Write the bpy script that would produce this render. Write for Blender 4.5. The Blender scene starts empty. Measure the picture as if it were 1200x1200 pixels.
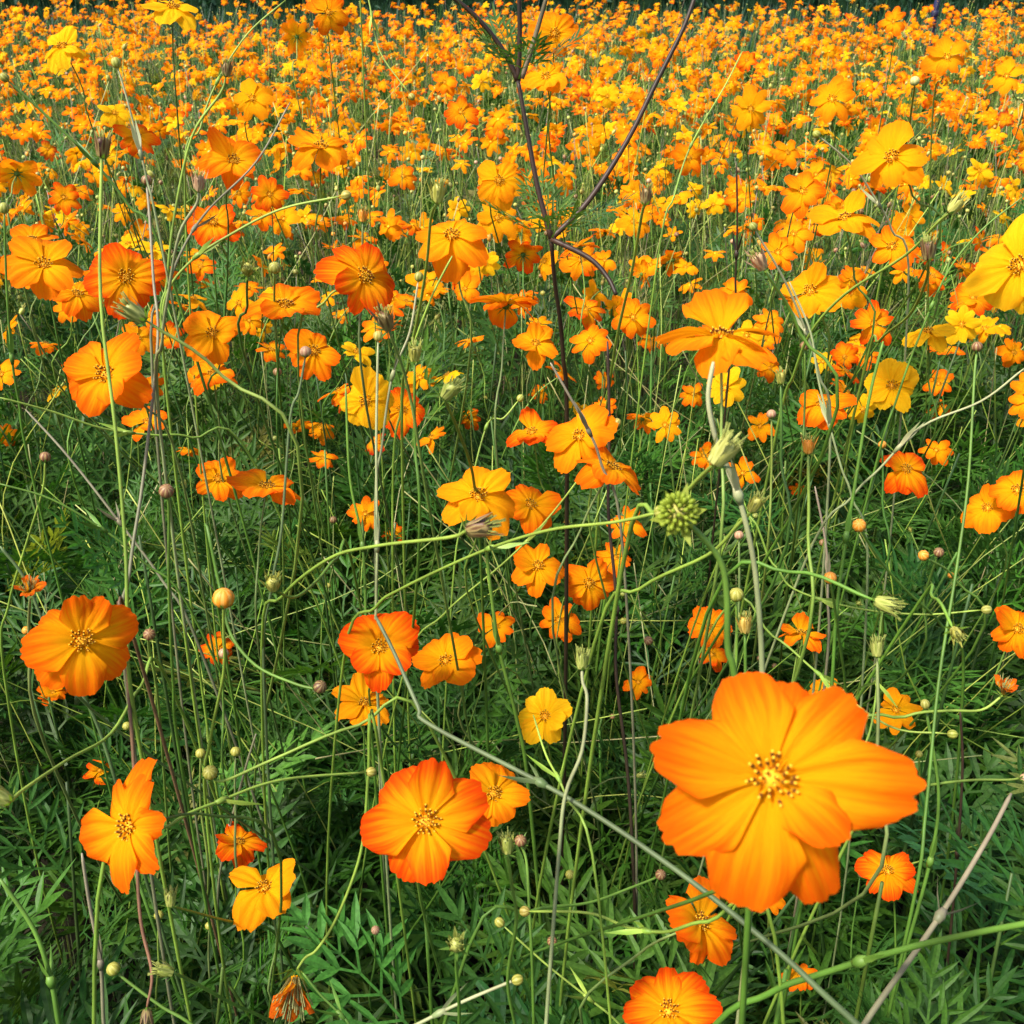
import bpy, math, random
import numpy as np
from mathutils import Vector, Matrix

random.seed(7)
rng = np.random.default_rng(7)
SC = bpy.context.scene
COL = SC.collection
RAD = math.radians

# ------------------------------------------------------------------ camera, world, sun, exposure
CAM_H, PITCH, FPX = 1.10, RAD(28.8), 1200.0
cam_d = bpy.data.cameras.new('camera')
cam = bpy.data.objects.new('camera', cam_d)
COL.objects.link(cam)
cam.location = (0, 0, CAM_H)
cam.rotation_euler = (math.pi / 2 - PITCH, 0, 0)
cam_d.sensor_width = 36.0
cam_d.lens = 36.0 * FPX / 1200.0
cam_d.clip_start = 0.02
cam_d.clip_end = 600
cam_d.dof.use_dof = True
cam_d.dof.focus_distance = 0.80
cam_d.dof.aperture_fstop = 30.0
SC.camera = cam

SUN_EL, SUN_AZ = RAD(54), RAD(-125)         # azimuth from +Y towards +X: high, behind the viewer's shoulder
world = bpy.data.worlds.new('World')
SC.world = world
world.use_nodes = True
wn = world.node_tree
sky = wn.nodes.new('ShaderNodeTexSky')
sky.sky_type = 'NISHITA'
sky.sun_disc = False
sky.sun_elevation = SUN_EL
sky.sun_rotation = SUN_AZ
sky.dust_density = 3.0
wn.links.new(sky.outputs[0], wn.nodes['Background'].inputs[0])
wn.nodes['Background'].inputs[1].default_value = 0.14
sl = bpy.data.lights.new('sun', 'SUN')
sl.energy = 3.7
sl.angle = RAD(9)
sl.color = (1.0, 0.95, 0.86)
sun = bpy.data.objects.new('sun', sl)
COL.objects.link(sun)
sd = Vector((math.sin(SUN_AZ) * math.cos(SUN_EL), math.cos(SUN_AZ) * math.cos(SUN_EL), math.sin(SUN_EL)))
sun.rotation_euler = sd.to_track_quat('Z', 'Y').to_euler()
sun.location = sd * 20
SC.view_settings.view_transform = 'Standard'
SC.view_settings.look = 'None'
SC.view_settings.exposure = 1.0
SC.view_settings.gamma = 1.0
SC.render.engine = 'CYCLES'
SC.cycles.max_bounces = 4
SC.cycles.transmission_bounces = 4
SC.cycles.diffuse_bounces = 2

# ------------------------------------------------------------------ camera geometry helpers
FWD = np.array((0, math.cos(PITCH), -math.sin(PITCH)))
UPV = np.array((0, math.sin(PITCH), math.cos(PITCH)))
RGT = np.array((1.0, 0, 0))
CPOS = np.array((0, 0, CAM_H))


def ray(x, y):
    return FWD + RGT * (x - 600) / FPX + UPV * (600 - y) / FPX


def at(x, y, D):
    return CPOS + ray(x, y) * D


def project(p):
    d = np.asarray(p, float) - CPOS
    D = d @ FWD
    return 600 + FPX * (d @ RGT) / D, 600 - FPX * (d @ UPV) / D, D


def depth_for(x, y, D, zmin):
    """keep a thing above the leaf canopy: never deeper than where its ray meets zmin"""
    r = ray(x, y)
    if r[2] < 0:
        D = min(D, (zmin - CAM_H) / r[2])
    return D


# ------------------------------------------------------------------ materials
def new_mat(name):
    m = bpy.data.materials.new(name)
    m.use_nodes = True
    nt = m.node_tree
    for n in list(nt.nodes):
        nt.nodes.remove(n)
    return m, nt, nt.nodes, nt.links


def tint_node(N, src):
    if src == 'object':
        n = N.new('ShaderNodeObjectInfo')
        return n.outputs['Color']
    n = N.new('ShaderNodeAttribute')
    n.attribute_name = 'tint'
    return n.outputs['Color']


def mix_rgb(N, L, fac, a, b, mode='MIX'):
    n = N.new('ShaderNodeMix')
    n.data_type = 'RGBA'
    n.blend_type = mode
    for sock, v in ((n.inputs[0], fac), (n.inputs[6], a), (n.inputs[7], b)):
        if hasattr(v, 'is_output'):
            L.new(v, sock)
        elif isinstance(v, (int, float)):
            sock.default_value = v
        else:
            sock.default_value = (*v, 1)
    return n.outputs[2]


def ramp(N, L, val, pts, interp='LINEAR'):
    n = N.new('ShaderNodeValToRGB')
    n.color_ramp.interpolation = interp
    el = n.color_ramp.elements
    while len(el) < len(pts):
        el.new(0.5)
    for e, (p, c) in zip(el, pts):
        e.position = p
        e.color = (c, c, c, 1) if isinstance(c, (int, float)) else (*c, 1)
    L.new(val, n.inputs[0])
    return n.outputs[0]


def math_n(N, L, op, a, b=None):
    n = N.new('ShaderNodeMath')
    n.operation = op
    for i, v in enumerate((a, b)):
        if v is None:
            continue
        if hasattr(v, 'is_output'):
            L.new(v, n.inputs[i])
        else:
            n.inputs[i].default_value = v
    return n.outputs[0]


def pt_attr(N, L):
    a = N.new('ShaderNodeAttribute')
    a.attribute_name = 'pt'
    s = N.new('ShaderNodeSeparateXYZ')
    L.new(a.outputs['Vector'], s.inputs[0])
    return a.outputs['Vector'], s.outputs[0], s.outputs[1], s.outputs[2]


def finish_leafy(N, L, col, trans_col, trans, rough, spec=0.35, bump=None):
    p = N.new('ShaderNodeBsdfPrincipled')
    L.new(col, p.inputs['Base Color'])
    p.inputs['Roughness'].default_value = rough
    p.inputs['Specular IOR Level'].default_value = spec
    if bump is not None:
        L.new(bump, p.inputs['Normal'])
    t = N.new('ShaderNodeBsdfTranslucent')
    L.new(trans_col, t.inputs['Color'])
    mx = N.new('ShaderNodeMixShader')
    mx.inputs[0].default_value = trans
    L.new(p.outputs[0], mx.inputs[1])
    L.new(t.outputs[0], mx.inputs[2])
    o = N.new('ShaderNodeOutputMaterial')
    L.new(mx.outputs[0], o.inputs[0])


def petal_material(name, src):
    m, nt, N, L = new_mat(name)
    tint = tint_node(N, src)
    vec, u, t, w = pt_attr(N, L)
    # fine streaks running along the petal
    mp = N.new('ShaderNodeMapping')
    L.new(vec, mp.inputs[0])
    mp.inputs['Scale'].default_value = (9.0, 0.9, 3.0)
    nz = N.new('ShaderNodeTexNoise')
    L.new(mp.outputs[0], nz.inputs['Vector'])
    nz.inputs['Scale'].default_value = 1.0
    nz.inputs['Detail'].default_value = 3.0
    streak = ramp(N, L, nz.outputs[0], ((0.32, 0.0), (0.68, 1.0)))
    # yellow base giving way to the flower's own colour towards the rim
    g = math_n(N, L, 'SUBTRACT', t, math_n(N, L, 'MULTIPLY', math_n(N, L, 'SUBTRACT', streak, 0.5), 0.38))
    fac = ramp(N, L, g, ((0.18, 0.0), (0.48, 0.26), (0.78, 0.80), (0.98, 1.0)))
    base = mix_rgb(N, L, 0.80, tint, (0.94, 0.55, 0.006))
    col = mix_rgb(N, L, fac, base, tint)
    mp2 = N.new('ShaderNodeMapping')
    L.new(vec, mp2.inputs[0])
    mp2.inputs['Scale'].default_value = (30.0, 1.4, 3.0)
    nz2 = N.new('ShaderNodeTexNoise')
    L.new(mp2.outputs[0], nz2.inputs['Vector'])
    nz2.inputs['Detail'].default_value = 2.0
    vein = ramp(N, L, nz2.outputs[0], ((0.40, 0.0), (0.62, 1.0)))
    col = mix_rgb(N, L, math_n(N, L, 'MULTIPLY', vein, 0.35), col, mix_rgb(N, L, 1.0, col, (0.95, 0.66, 0.6), 'MULTIPLY'))
    deep = mix_rgb(N, L, 1.0, col, (1.0, 0.72, 0.6), 'MULTIPLY')
    col = mix_rgb(N, L, math_n(N, L, 'MULTIPLY', streak, 0.60), col, deep)
    bp = N.new('ShaderNodeBump')
    bp.inputs['Strength'].default_value = 0.6
    bp.inputs['Distance'].default_value = 0.0012
    L.new(math_n(N, L, 'ADD', nz.outputs[0], math_n(N, L, 'MULTIPLY', nz2.outputs[0], 0.5)), bp.inputs['Height'])
    finish_leafy(N, L, col, col, 0.48, 0.8, 0.04, bp.outputs[0])
    return m


def leaf_material(name, src):
    m, nt, N, L = new_mat(name)
    if src == 'object':
        oi = N.new('ShaderNodeObjectInfo')
        base = oi.outputs['Color']
        r = oi.outputs['Random']
        hue = mix_rgb(N, L, r, (0.70, 0.82, 0.90), (1.45, 1.25, 0.8))
    else:
        base = tint_node(N, src)
        hue = None
    if hue is not None:
        base = mix_rgb(N, L, 1.0, base, hue, 'MULTIPLY')
    tc = N.new('ShaderNodeTexCoord')
    nz = N.new('ShaderNodeTexNoise')
    L.new(tc.outputs['Object'], nz.inputs['Vector'])
    nz.inputs['Scale'].default_value = 60.0
    v = ramp(N, L, nz.outputs[0], ((0.3, 0.75), (0.7, 1.2)))
    col = mix_rgb(N, L, 1.0, base, v, 'MULTIPLY')
    tr = mix_rgb(N, L, 1.0, col, (1.5, 1.55, 0.6), 'MULTIPLY')
    finish_leafy(N, L, col, tr, 0.30, 0.5, 0.22)
    return m


def stem_material(name, src):
    m, nt, N, L = new_mat(name)
    tint = tint_node(N, src)
    tc = N.new('ShaderNodeTexCoord')
    nz = N.new('ShaderNodeTexNoise')
    L.new(tc.outputs['Object'], nz.inputs['Vector'])
    nz.inputs['Scale'].default_value = 45.0
    nz.inputs['Detail'].default_value = 4.0
    v = ramp(N, L, nz.outputs[0], ((0.3, (0.68, 0.64, 0.62)), (0.7, (1.18, 1.15, 1.1))))
    col = mix_rgb(N, L, 1.0, tint, v, 'MULTIPLY')
    vec, u, t, w = pt_attr(N, L)
    old_shade = ramp(N, L, t, ((0.15, (1.0, 1.0, 1.0)), (0.6, (0.62, 0.72, 0.60))))
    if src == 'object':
        col = mix_rgb(N, L, 1.0, col, old_shade, 'MULTIPLY')      # older stem colour plus leaf shade painted in, darker towards the foot
    bp = N.new('ShaderNodeBump')
    bp.inputs['Strength'].default_value = 0.3
    bp.inputs['Distance'].default_value = 0.0006
    L.new(nz.outputs[0], bp.inputs['Height'])
    finish_leafy(N, L, col, col, 0.12, 0.5, 0.35, bp.outputs[0])
    return m


def disc_material():
    m, nt, N, L = new_mat('flower_centre')
    vec, u, t, w = pt_attr(N, L)
    col = ramp(N, L, t, ((0.0, (0.70, 0.22, 0.004)), (0.45, (0.85, 0.42, 0.01)), (0.62, (0.85, 0.5, 0.02)), (0.72, (0.16, 0.042, 0.008)), (0.88, (0.10, 0.026, 0.006)), (0.95, (0.85, 0.45, 0.02))))
    finish_leafy(N, L, col, col, 0.1, 0.6, 0.2)
    return m


def bud_material(name, src):
    m, nt, N, L = new_mat(name)
    tint = tint_node(N, src)
    vec, u, t, w = pt_attr(N, L)
    st = ramp(N, L, u, ((0.35, 0.0), (0.65, 1.0)))
    pale = mix_rgb(N, L, 0.30, tint, (0.56, 0.48, 0.14))
    dark = mix_rgb(N, L, 1.0, tint, (0.82, 0.78, 0.6), 'MULTIPLY')
    col = mix_rgb(N, L, st, pale, dark)
    finish_leafy(N, L, col, col, 0.06, 0.5, 0.35)
    return m


def ground_material(name, c1, c2, scale, bump):
    m, nt, N, L = new_mat(name)
    tc = N.new('ShaderNodeTexCoord')
    nz = N.new('ShaderNodeTexNoise')
    L.new(tc.outputs['Object'], nz.inputs['Vector'])
    nz.inputs['Scale'].default_value = scale
    nz.inputs['Detail'].default_value = 8.0
    f = ramp(N, L, nz.outputs[0], ((0.3, 0.0), (0.7, 1.0)))
    col = mix_rgb(N, L, f, c1, c2)
    bp = N.new('ShaderNodeBump')
    bp.inputs['Strength'].default_value = 0.9
    bp.inputs['Distance'].default_value = bump
    L.new(nz.outputs[0], bp.inputs['Height'])
    p = N.new('ShaderNodeBsdfPrincipled')
    L.new(col, p.inputs['Base Color'])
    p.inputs['Roughness'].default_value = 1.0
    p.inputs['Specular IOR Level'].default_value = 0.0
    L.new(bp.outputs[0], p.inputs['Normal'])
    o = N.new('ShaderNodeOutputMaterial')
    L.new(p.outputs[0], o.inputs[0])
    return m


M_PETAL, M_PETAL_T = petal_material('petal', 'object'), petal_material('petal_crowd', 'tint')
M_LEAF, M_LEAF_T = leaf_material('leaf', 'object'), leaf_material('leaf_crowd', 'tint')
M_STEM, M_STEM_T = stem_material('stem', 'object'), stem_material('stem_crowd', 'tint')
M_BUD, M_BUD_T = bud_material('bud', 'object'), bud_material('bud_crowd', 'tint')
M_DISC = disc_material()


# ------------------------------------------------------------------ mesh templates: verts, faces, pt attribute
class T:
    def __init__(self):
        self.v, self.f, self.p = [], [], []

    def add(self, verts, faces, pts=None):
        o = len(self.v)
        self.v += [tuple(a) for a in verts]
        self.f += [tuple(i + o for i in q) for q in faces]
        self.p += [tuple(a) for a in pts] if pts is not None else [(0, 0, 0)] * len(verts)

    def arrays(self):
        if not hasattr(self, '_a'):
            ln = np.array([len(q) for q in self.f])
            self._a = (np.array(self.v, float), np.concatenate([np.array(q) for q in self.f]), ln, np.array(self.p, float))
        return self._a


def mesh_from(name, V, LI, LN, P, mats, mi=None, tint=None, smooth=True):
    me = bpy.data.meshes.new(name)
    me.vertices.add(len(V))
    me.vertices.foreach_set('co', np.ascontiguousarray(V, dtype=np.float32).ravel())
    me.loops.add(len(LI))
    me.loops.foreach_set('vertex_index', LI.astype(np.int32))
    me.polygons.add(len(LN))
    me.polygons.foreach_set('loop_start', np.concatenate(([0], np.cumsum(LN)[:-1])).astype(np.int32))
    for m in mats:
        me.materials.append(m)
    if mi is not None:
        me.polygons.foreach_set('material_index', mi.astype(np.int32))
    me.polygons.foreach_set('use_smooth', np.full(len(LN), smooth))
    a = me.attributes.new('pt', 'FLOAT_VECTOR', 'POINT')
    a.data.foreach_set('vector', np.ascontiguousarray(P, dtype=np.float32).ravel())
    if tint is not None:
        a = me.attributes.new('tint', 'FLOAT_COLOR', 'POINT')
        a.data.foreach_set('color', np.ascontiguousarray(tint, dtype=np.float32).ravel())
    me.update(calc_edges=True)
    return me


def to_mesh(name, t, mat, smooth=True):
    V, LI, LN, P = t.arrays()
    return mesh_from(name, V, LI, LN, P, [mat], smooth=smooth)


class Crowd:
    """many small pieces joined into one mesh of kind stuff"""
    def __init__(self, mats):
        self.mats, self.V, self.LI, self.LN, self.P, self.MI, self.C, self.n = mats, [], [], [], [], [], [], 0

    def add(self, t, mtx, mi, tint):
        V, LI, LN, P = t.arrays()
        mtx = np.asarray(mtx)
        self.V.append(V @ mtx[:3, :3].T + mtx[:3, 3])
        self.LI.append(LI + self.n)
        self.LN.append(LN)
        self.P.append(P)
        self.MI.append(np.full(len(LN), mi))
        self.C.append(np.tile(np.array((*tint, 1.0)), (len(V), 1)))
        self.n += len(V)

    def build(self, name, label, cat):
        me = mesh_from(name, np.concatenate(self.V), np.concatenate(self.LI), np.concatenate(self.LN), np.concatenate(self.P),
                       self.mats, np.concatenate(self.MI), np.concatenate(self.C))
        o = bpy.data.objects.new(name, me)
        COL.objects.link(o)
        o['kind'] = 'stuff'
        o['label'] = label
        o['category'] = cat
        return o


def child(name, me, parent, mtx=None, color=None):
    o = bpy.data.objects.new(name, me)
    COL.objects.link(o)
    o.parent = parent
    if mtx is not None:
        o.matrix_local = mtx if isinstance(mtx, Matrix) else Matrix(np.asarray(mtx).tolist())
    if color is not None:
        o.color = (*color, 1)
    return o


def thing(name, loc, label, cat, group=None):
    o = bpy.data.objects.new(name, None)
    o.empty_display_size = 0.02
    COL.objects.link(o)
    o.location = loc
    o['label'] = label
    o['category'] = cat
    if group:
        o['group'] = group
    return o


# ---- tube along points
def smooth_path(pts, per=6):
    P = [np.array(p, float) for p in pts]
    if len(P) == 2:
        return [P[0] + (P[1] - P[0]) * k / per for k in range(per + 1)]
    P = [2 * P[0] - P[1]] + P + [2 * P[-1] - P[-2]]
    out = []
    for i in range(1, len(P) - 2):
        a, b, c, d = P[i - 1:i + 3]
        for k in range(per):
            s = k / per
            out.append(0.5 * (2 * b + (c - a) * s + (2 * a - 5 * b + 4 * c - d) * s * s + (3 * b - a - 3 * c + d) * s ** 3))
    out.append(P[-2])
    return out


def tube(t, path, radii, sides=6, pts=None, nodes=()):
    path = [np.array(p, float) for p in path]
    n = len(path)
    if not hasattr(radii, '__len__'):
        radii = [radii] * n
    verts, faces, at_ = [], [], []
    ref = np.array((0.31, 0.87, 0.12))
    for i in range(n):
        d = path[min(i + 1, n - 1)] - path[max(i - 1, 0)]
        d = d / (np.linalg.norm(d) + 1e-9)
        a = np.cross(d, ref)
        a /= np.linalg.norm(a) + 1e-9
        b = np.cross(d, a)
        for k in range(sides):
            th = 2 * math.pi * k / sides
            verts.append(path[i] + radii[i] * (a * math.cos(th) + b * math.sin(th)))
            at_.append((k / sides, (pts[i] if pts is not None else i / (n - 1)), 0))
    for i in range(n - 1):
        for k in range(sides):
            k2 = (k + 1) % sides
            faces.append((i * sides + k, i * sides + k2, (i + 1) * sides + k2, (i + 1) * sides + k))
    faces.append(tuple(range(sides))[::-1])
    faces.append(tuple((n - 1) * sides + k for k in range(sides)))
    t.add(verts, faces, at_)


# ---- petals (unit length along +Y, face up +Z)
def petal_template(seed, nu, nt, width=0.40, cup=0.25, recurve=0.30, flute=0.02, teeth=0.022, twist=0.0, wave=0.03):
    r = random.Random(seed)
    ph, ph2, k = r.uniform(0, 6.28), r.uniform(0, 6.28), r.choice((4, 5, 5, 6))
    skew = r.uniform(-0.12, 0.12)
    notch = r.uniform(-0.4, 0.4)
    t = T()
    V, P, F = [], [], []
    for j in range(nt + 1):
        s = j / nt
        for i in range(nu + 1):
            u = -1 + 2 * i / nu
            tip = 1 - 0.36 * u ** 4 - 0.12 * u * u + teeth * math.cos(k * math.pi * u + ph) + 0.5 * teeth * math.cos(2.3 * k * math.pi * u + ph2) - 0.03 * math.exp(-((u - notch) / 0.13) ** 2) + skew * 0.3 * u
            y = s * (1 + (tip - 1) * s ** 1.5)
            w = width * (0.13 + 0.87 * math.sin(math.pi / 2 * min(1.0, s / 0.78)) ** 1.25)
            x = u * w + skew * 0.5 * s * s * width
            z = cup * y - recurve * y * y
            z += 0.16 * width * u * u * (1 - s) - 0.05 * u * u * s
            z += flute * math.cos(3 * math.pi * u + ph2) * min(1, 2 * s)
            z += wave * math.sin(5.0 * u + ph) * s * s
            x, z = x * math.cos(twist * s) - z * math.sin(twist * s) * 0.3, z + x * math.sin(twist * s)
            V.append((x, y, z))
            P.append((u + seed * 3.7, s, 0))
    for j in range(nt):
        for i in range(nu):
            a = j * (nu + 1) + i
            F.append((a, a + 1, a + nu + 2, a + nu + 1))
    t.add(V, F, P)
    return t


PET_T, PET_LO = [], []
for q in range(12):
    r = random.Random(100 + q)
    kw = dict(width=r.uniform(0.36, 0.46), cup=r.uniform(0.15, 0.50), recurve=r.uniform(0.10, 0.65), flute=r.uniform(0.010, 0.026),
              teeth=r.uniform(0.010, 0.026), twist=r.uniform(-0.35, 0.35), wave=r.uniform(-0.05, 0.05))
    PET_T.append(petal_template(q + 1, 22, 12, **kw))
    if q < 6:
        PET_LO.append(petal_template(q + 1, 4, 4, **dict(kw, width=kw['width'] * 0.74, recurve=kw['recurve'] * 1.3)))
PET_HI_M = [to_mesh('petal', t, M_PETAL) for t in PET_T]
PET_MD_M = [to_mesh('petal', petal_template(q + 31, 6, 6, width=random.uniform(0.27, 0.37), cup=random.uniform(0.2, 0.5), recurve=random.uniform(0.15, 0.6), flute=0.02,
            twist=random.uniform(-0.4, 0.4), wave=random.uniform(-0.06, 0.06)), M_PETAL) for q in range(12)]


# ---- flower centre: a dome of florets; the stamens stand on it
def dome(t, r, h, seg=10, rings=4, t0=0.0, t1=0.4):
    V, F, P = [], [], []
    for j in range(rings):
        a = math.pi / 2 * j / rings
        for i in range(seg):
            th = 2 * math.pi * (i + 0.5 * j) / seg
            V.append((r * math.cos(a) * math.cos(th), r * math.cos(a) * math.sin(th), h * math.sin(a)))
            P.append((0, t0 + (t1 - t0) * j / rings, 0))
    V.append((0, 0, h))
    P.append((0, t1, 0))
    for j in range(rings - 1):
        for i in range(seg):
            i2 = (i + 1) % seg
            F.append((j * seg + i, j * seg + i2, (j + 1) * seg + i2, (j + 1) * seg + i))
    for i in range(seg):
        F.append(((rings - 1) * seg + i, (rings - 1) * seg + (i + 1) % seg, len(V) - 1))
    t.add(V, F, P)


def stamen_template(sides=5, ln=0.17):
    t = T()
    tube(t, [(0, 0, 0), (0, 0, ln * 0.45), (0.006, 0, ln * 0.62), (0.012, 0, ln * 0.85), (0.014, 0, ln)], [0.012, 0.012, 0.019, 0.018, 0.011], sides,
         [0.45, 0.62, 0.70, 0.90, 0.95])
    return t


def stamen_frames(n, spread, seed):
    r = random.Random(seed)
    out = []
    for i in range(n):
        rr = spread * math.sqrt((i + 0.6) / n)
        th = i * 2.39996 + r.uniform(-0.2, 0.2)
        tilt = 0.55 * rr / spread + r.uniform(-0.1, 0.1)
        m = Matrix.Translation((rr * math.cos(th), rr * math.sin(th), 0.05 * (1 - (rr / spread) ** 2))) @ Matrix.Rotation(th, 4, 'Z') @ Matrix.Rotation(tilt, 4, 'Y')
        m = m @ Matrix.Diagonal((1, 1, r.uniform(0.7, 1.15), 1))
        out.append(m)
    return out


STAMEN = stamen_template()
STAMEN_M = to_mesh('stamen', STAMEN, M_DISC)
DOME = T()
dome(DOME, 0.12, 0.075, 14, 4)
DOME_M = to_mesh('flower_centre', DOME, M_DISC)
DISC = T()
dome(DISC, 0.12, 0.07, 10, 3)
for fm in stamen_frames(16, 0.13, 3):
    V, LI, LN, P = stamen_template(4).arrays()
    A = np.array(fm)
    st_t = stamen_template(4)
    DISC.add((np.array(st_t.v) @ A[:3, :3].T + A[:3, 3]).tolist(), st_t.f, st_t.p)
DISC_M = to_mesh('flower_centre', DISC, M_DISC)
DISC_LO = T()
dome(DISC_LO, 0.16, 0.14, 6, 2, 0.0, 0.7)


# ---- green cup behind the petals, with narrow bracts
def blade(t, base, d, up, ln, w, curl=0.0, pv=0.3):
    base, d, up = (np.array(a, float) for a in (base, d, up))
    d /= np.linalg.norm(d)
    s = np.cross(d, up)
    s /= np.linalg.norm(s) + 1e-9
    n = np.cross(s, d)
    mid = base + d * ln * 0.45 + n * curl * ln * 0.3
    tip = base + d * ln + n * curl * ln
    V = [base - s * w * 0.3, base + s * w * 0.3, mid - s * w * 0.5, mid - n * w * 0.12, mid + s * w * 0.5, tip]
    t.add(V, [(0, 1, 3), (0, 3, 2), (1, 4, 3), (2, 3, 5), (3, 4, 5)], [(0.2, 0, pv)] * 3 + [(0.8, 0.5, pv)] + [(0.2, 0.5, pv)] + [(0.5, 1, pv)])


CALYX = T()
tube(CALYX, [(0, 0, -0.16), (0, 0, -0.12), (0, 0, -0.05), (0, 0, 0.0)], [0.05, 0.11, 0.13, 0.12], 8)
for k in range(8):
    th = 2 * math.pi * k / 8
    c, s = math.cos(th), math.sin(th)
    blade(CALYX, (0.09 * c, 0.09 * s, -0.11), (c, s, -0.12), (0, 0, 1), 0.30, 0.06, -0.4)
CALYX_M = to_mesh('calyx', CALYX, M_LEAF)


# ---- feathery leaf, unit length along +Y
def lobe(t, base, ang, ln, w, r, lo=False):
    d = np.array((math.sin(ang), math.cos(ang), r.uniform(-0.15, 0.25)))
    d /= np.linalg.norm(d)
    s = np.array((math.cos(ang), -math.sin(ang), r.uniform(-0.4, 0.4)))
    s /= np.linalg.norm(s)
    n = np.cross(s, d)
    b = np.array(base, float)
    bend = r.uniform(-0.12, 0.10) * ln
    m1, m2, tip = b + d * ln * 0.3 + n * bend * 0.2, b + d * ln * 0.65 + n * bend * 0.5, b + d * ln + n * bend
    if lo:
        t.add([b, m1 - s * w * 0.5, m1 + s * w * 0.5, tip], [(0, 2, 1), (1, 2, 3)])
        return
    k = n * w * 0.16
    V = [b - s * w * 0.22, b + s * w * 0.22, m1 - s * w * 0.5 + k, m1, m1 + s * w * 0.5 + k, m2 - s * w * 0.40 + k, m2, m2 + s * w * 0.40 + k, tip]
    t.add(V, [(0, 1, 3), (0, 3, 2), (1, 4, 3), (2, 3, 6, 5), (3, 4, 7, 6), (5, 6, 8), (6, 7, 8)])


def leaf_template(seed, lo=False, broad=1.0):
    r = random.Random(seed)
    t = T()
    W = r.uniform(0.034, 0.045) * broad
    arch = r.uniform(0.10, 0.32)

    def rp(s, x=0.0):
        return (x, s, 0.12 * s - arch * s * s)
    n = 5
    V, F = [], []
    for j in range(n + 1):
        s = 0.92 * j / n
        w = 0.010 * (1 - 0.5 * j / n)
        a = rp(s)
        V += [(a[0] - w, a[1], a[2]), (a[0] + w, a[1], a[2])]
    for j in range(n):
        F.append((2 * j, 2 * j + 1, 2 * j + 3, 2 * j + 2))
    t.add(V, F)
    spec = [(0.22, 0.40, 3), (0.37, 0.42, 3), (0.51, 0.36, 3), (0.64, 0.29, 2), (0.76, 0.22, 1), (0.86, 0.16, 1)]
    for s, ln, sub in spec:
        for side in (-1, 1):
            l2 = ln * r.uniform(0.8, 1.15)
            a = side * (RAD(48) + r.uniform(-0.15, 0.15)) * (1.15 - 0.35 * s)
            b = np.array(rp(s))
            if sub == 1:
                lobe(t, b, a, l2, W * 0.9, r, lo)
                continue
            d = np.array((math.sin(a), math.cos(a), -0.10))
            lobe(t, b + d * l2 * 0.45, a, l2 * 0.62, W, r, lo)
            q = np.array((math.cos(a), -math.sin(a), 0)) * 0.007
            t.add([b - q, b + q, b + d * l2 * 0.6 + q, b + d * l2 * 0.6 - q], [(0, 1, 2, 3)])
            for z in range(sub - 1):
                f = 0.32 + 0.28 * z
                for sd_ in (-1, 1):
                    lobe(t, b + d * l2 * f, a + sd_ * RAD(38) + r.uniform(-0.12, 0.12), l2 * r.uniform(0.42, 0.60) * (1 - 0.2 * z), W * 0.85, r, lo)
    lobe(t, rp(0.86), r.uniform(-0.1, 0.1), 0.24, W, r, lo)
    return t


LEAF_M = [to_mesh('leaf', leaf_template(200 + q), M_LEAF, False) for q in range(10)]
LEAF_BROAD_M = [to_mesh('leaf', leaf_template(230 + q, broad=1.2), M_LEAF, False) for q in range(4)]
LEAF_LO = [leaf_template(260 + q, True, 1.5) for q in range(8)]


# ---- buds and seed heads (unit = head width, axis +Z)
def round_bud_template(seg=24, rings=7, lobes=8):
    t = T()
    V, F, P = [], [], []
    for j in range(rings + 1):
        a = -math.pi / 2 + math.pi * j / rings
        for i in range(seg):
            th = 2 * math.pi * i / seg
            rib = abs(math.sin(lobes * th / 2))
            r = 0.5 * math.cos(a) * (0.90 + 0.10 * rib) + 0.012
            V.append((r * math.cos(th), r * math.sin(th), 0.45 + 0.47 * math.sin(a)))
            P.append((rib, j / rings, 0))
    for j in range(rings):
        for i in range(seg):
            i2 = (i + 1) % seg
            F.append((j * seg + i, j * seg + i2, (j + 1) * seg + i2, (j + 1) * seg + i))
    F.append(tuple(rings * seg + i for i in range(seg)))
    t.add(V, F, P)
    return t


def bract_ring(t, n, r0, ln, w, out, z0=0.0, jit=0.1, seed=1):
    rr = random.Random(seed)
    for k in range(n):
        th = 2 * math.pi * k / n + rr.uniform(-jit, jit)
        c, s = math.cos(th), math.sin(th)
        o = out + rr.uniform(-jit, jit)
        blade(t, (r0 * c, r0 * s, z0), (c * o, s * o, 1 - 0.4 * abs(o)), (-c, -s, 0.4), ln * rr.uniform(0.85, 1.15), w, rr.uniform(-0.35, 0.1))


def vase_template():
    t = T()
    tube(t, [(0, 0, 0), (0, 0, 0.10), (0, 0, 0.45), (0, 0, 0.8), (0, 0, 0.95)], [0.12, 0.30, 0.40, 0.33, 0.25], 8)
    bract_ring(t, 8, 0.30, 1.15, 0.26, 0.16, 0.08, 0.06, 3)
    return t


def needles_template(n, ln, spread, seed, r=0.022, z=0.85):
    t = T()
    rr = random.Random(seed)
    for k in range(n):
        th = rr.uniform(0, 6.28)
        o = spread * math.sqrt(rr.random())
        d = np.array((o * math.cos(th), o * math.sin(th), 1.0)) * ln * rr.uniform(0.6, 1.1)
        b = np.array((0.22 * o * math.cos(th) / spread, 0.22 * o * math.sin(th) / spread, z - 0.2))
        tube(t, [b, b + d * 0.6, b + d], [r, r, r * 1.5], 3)
    return t


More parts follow.
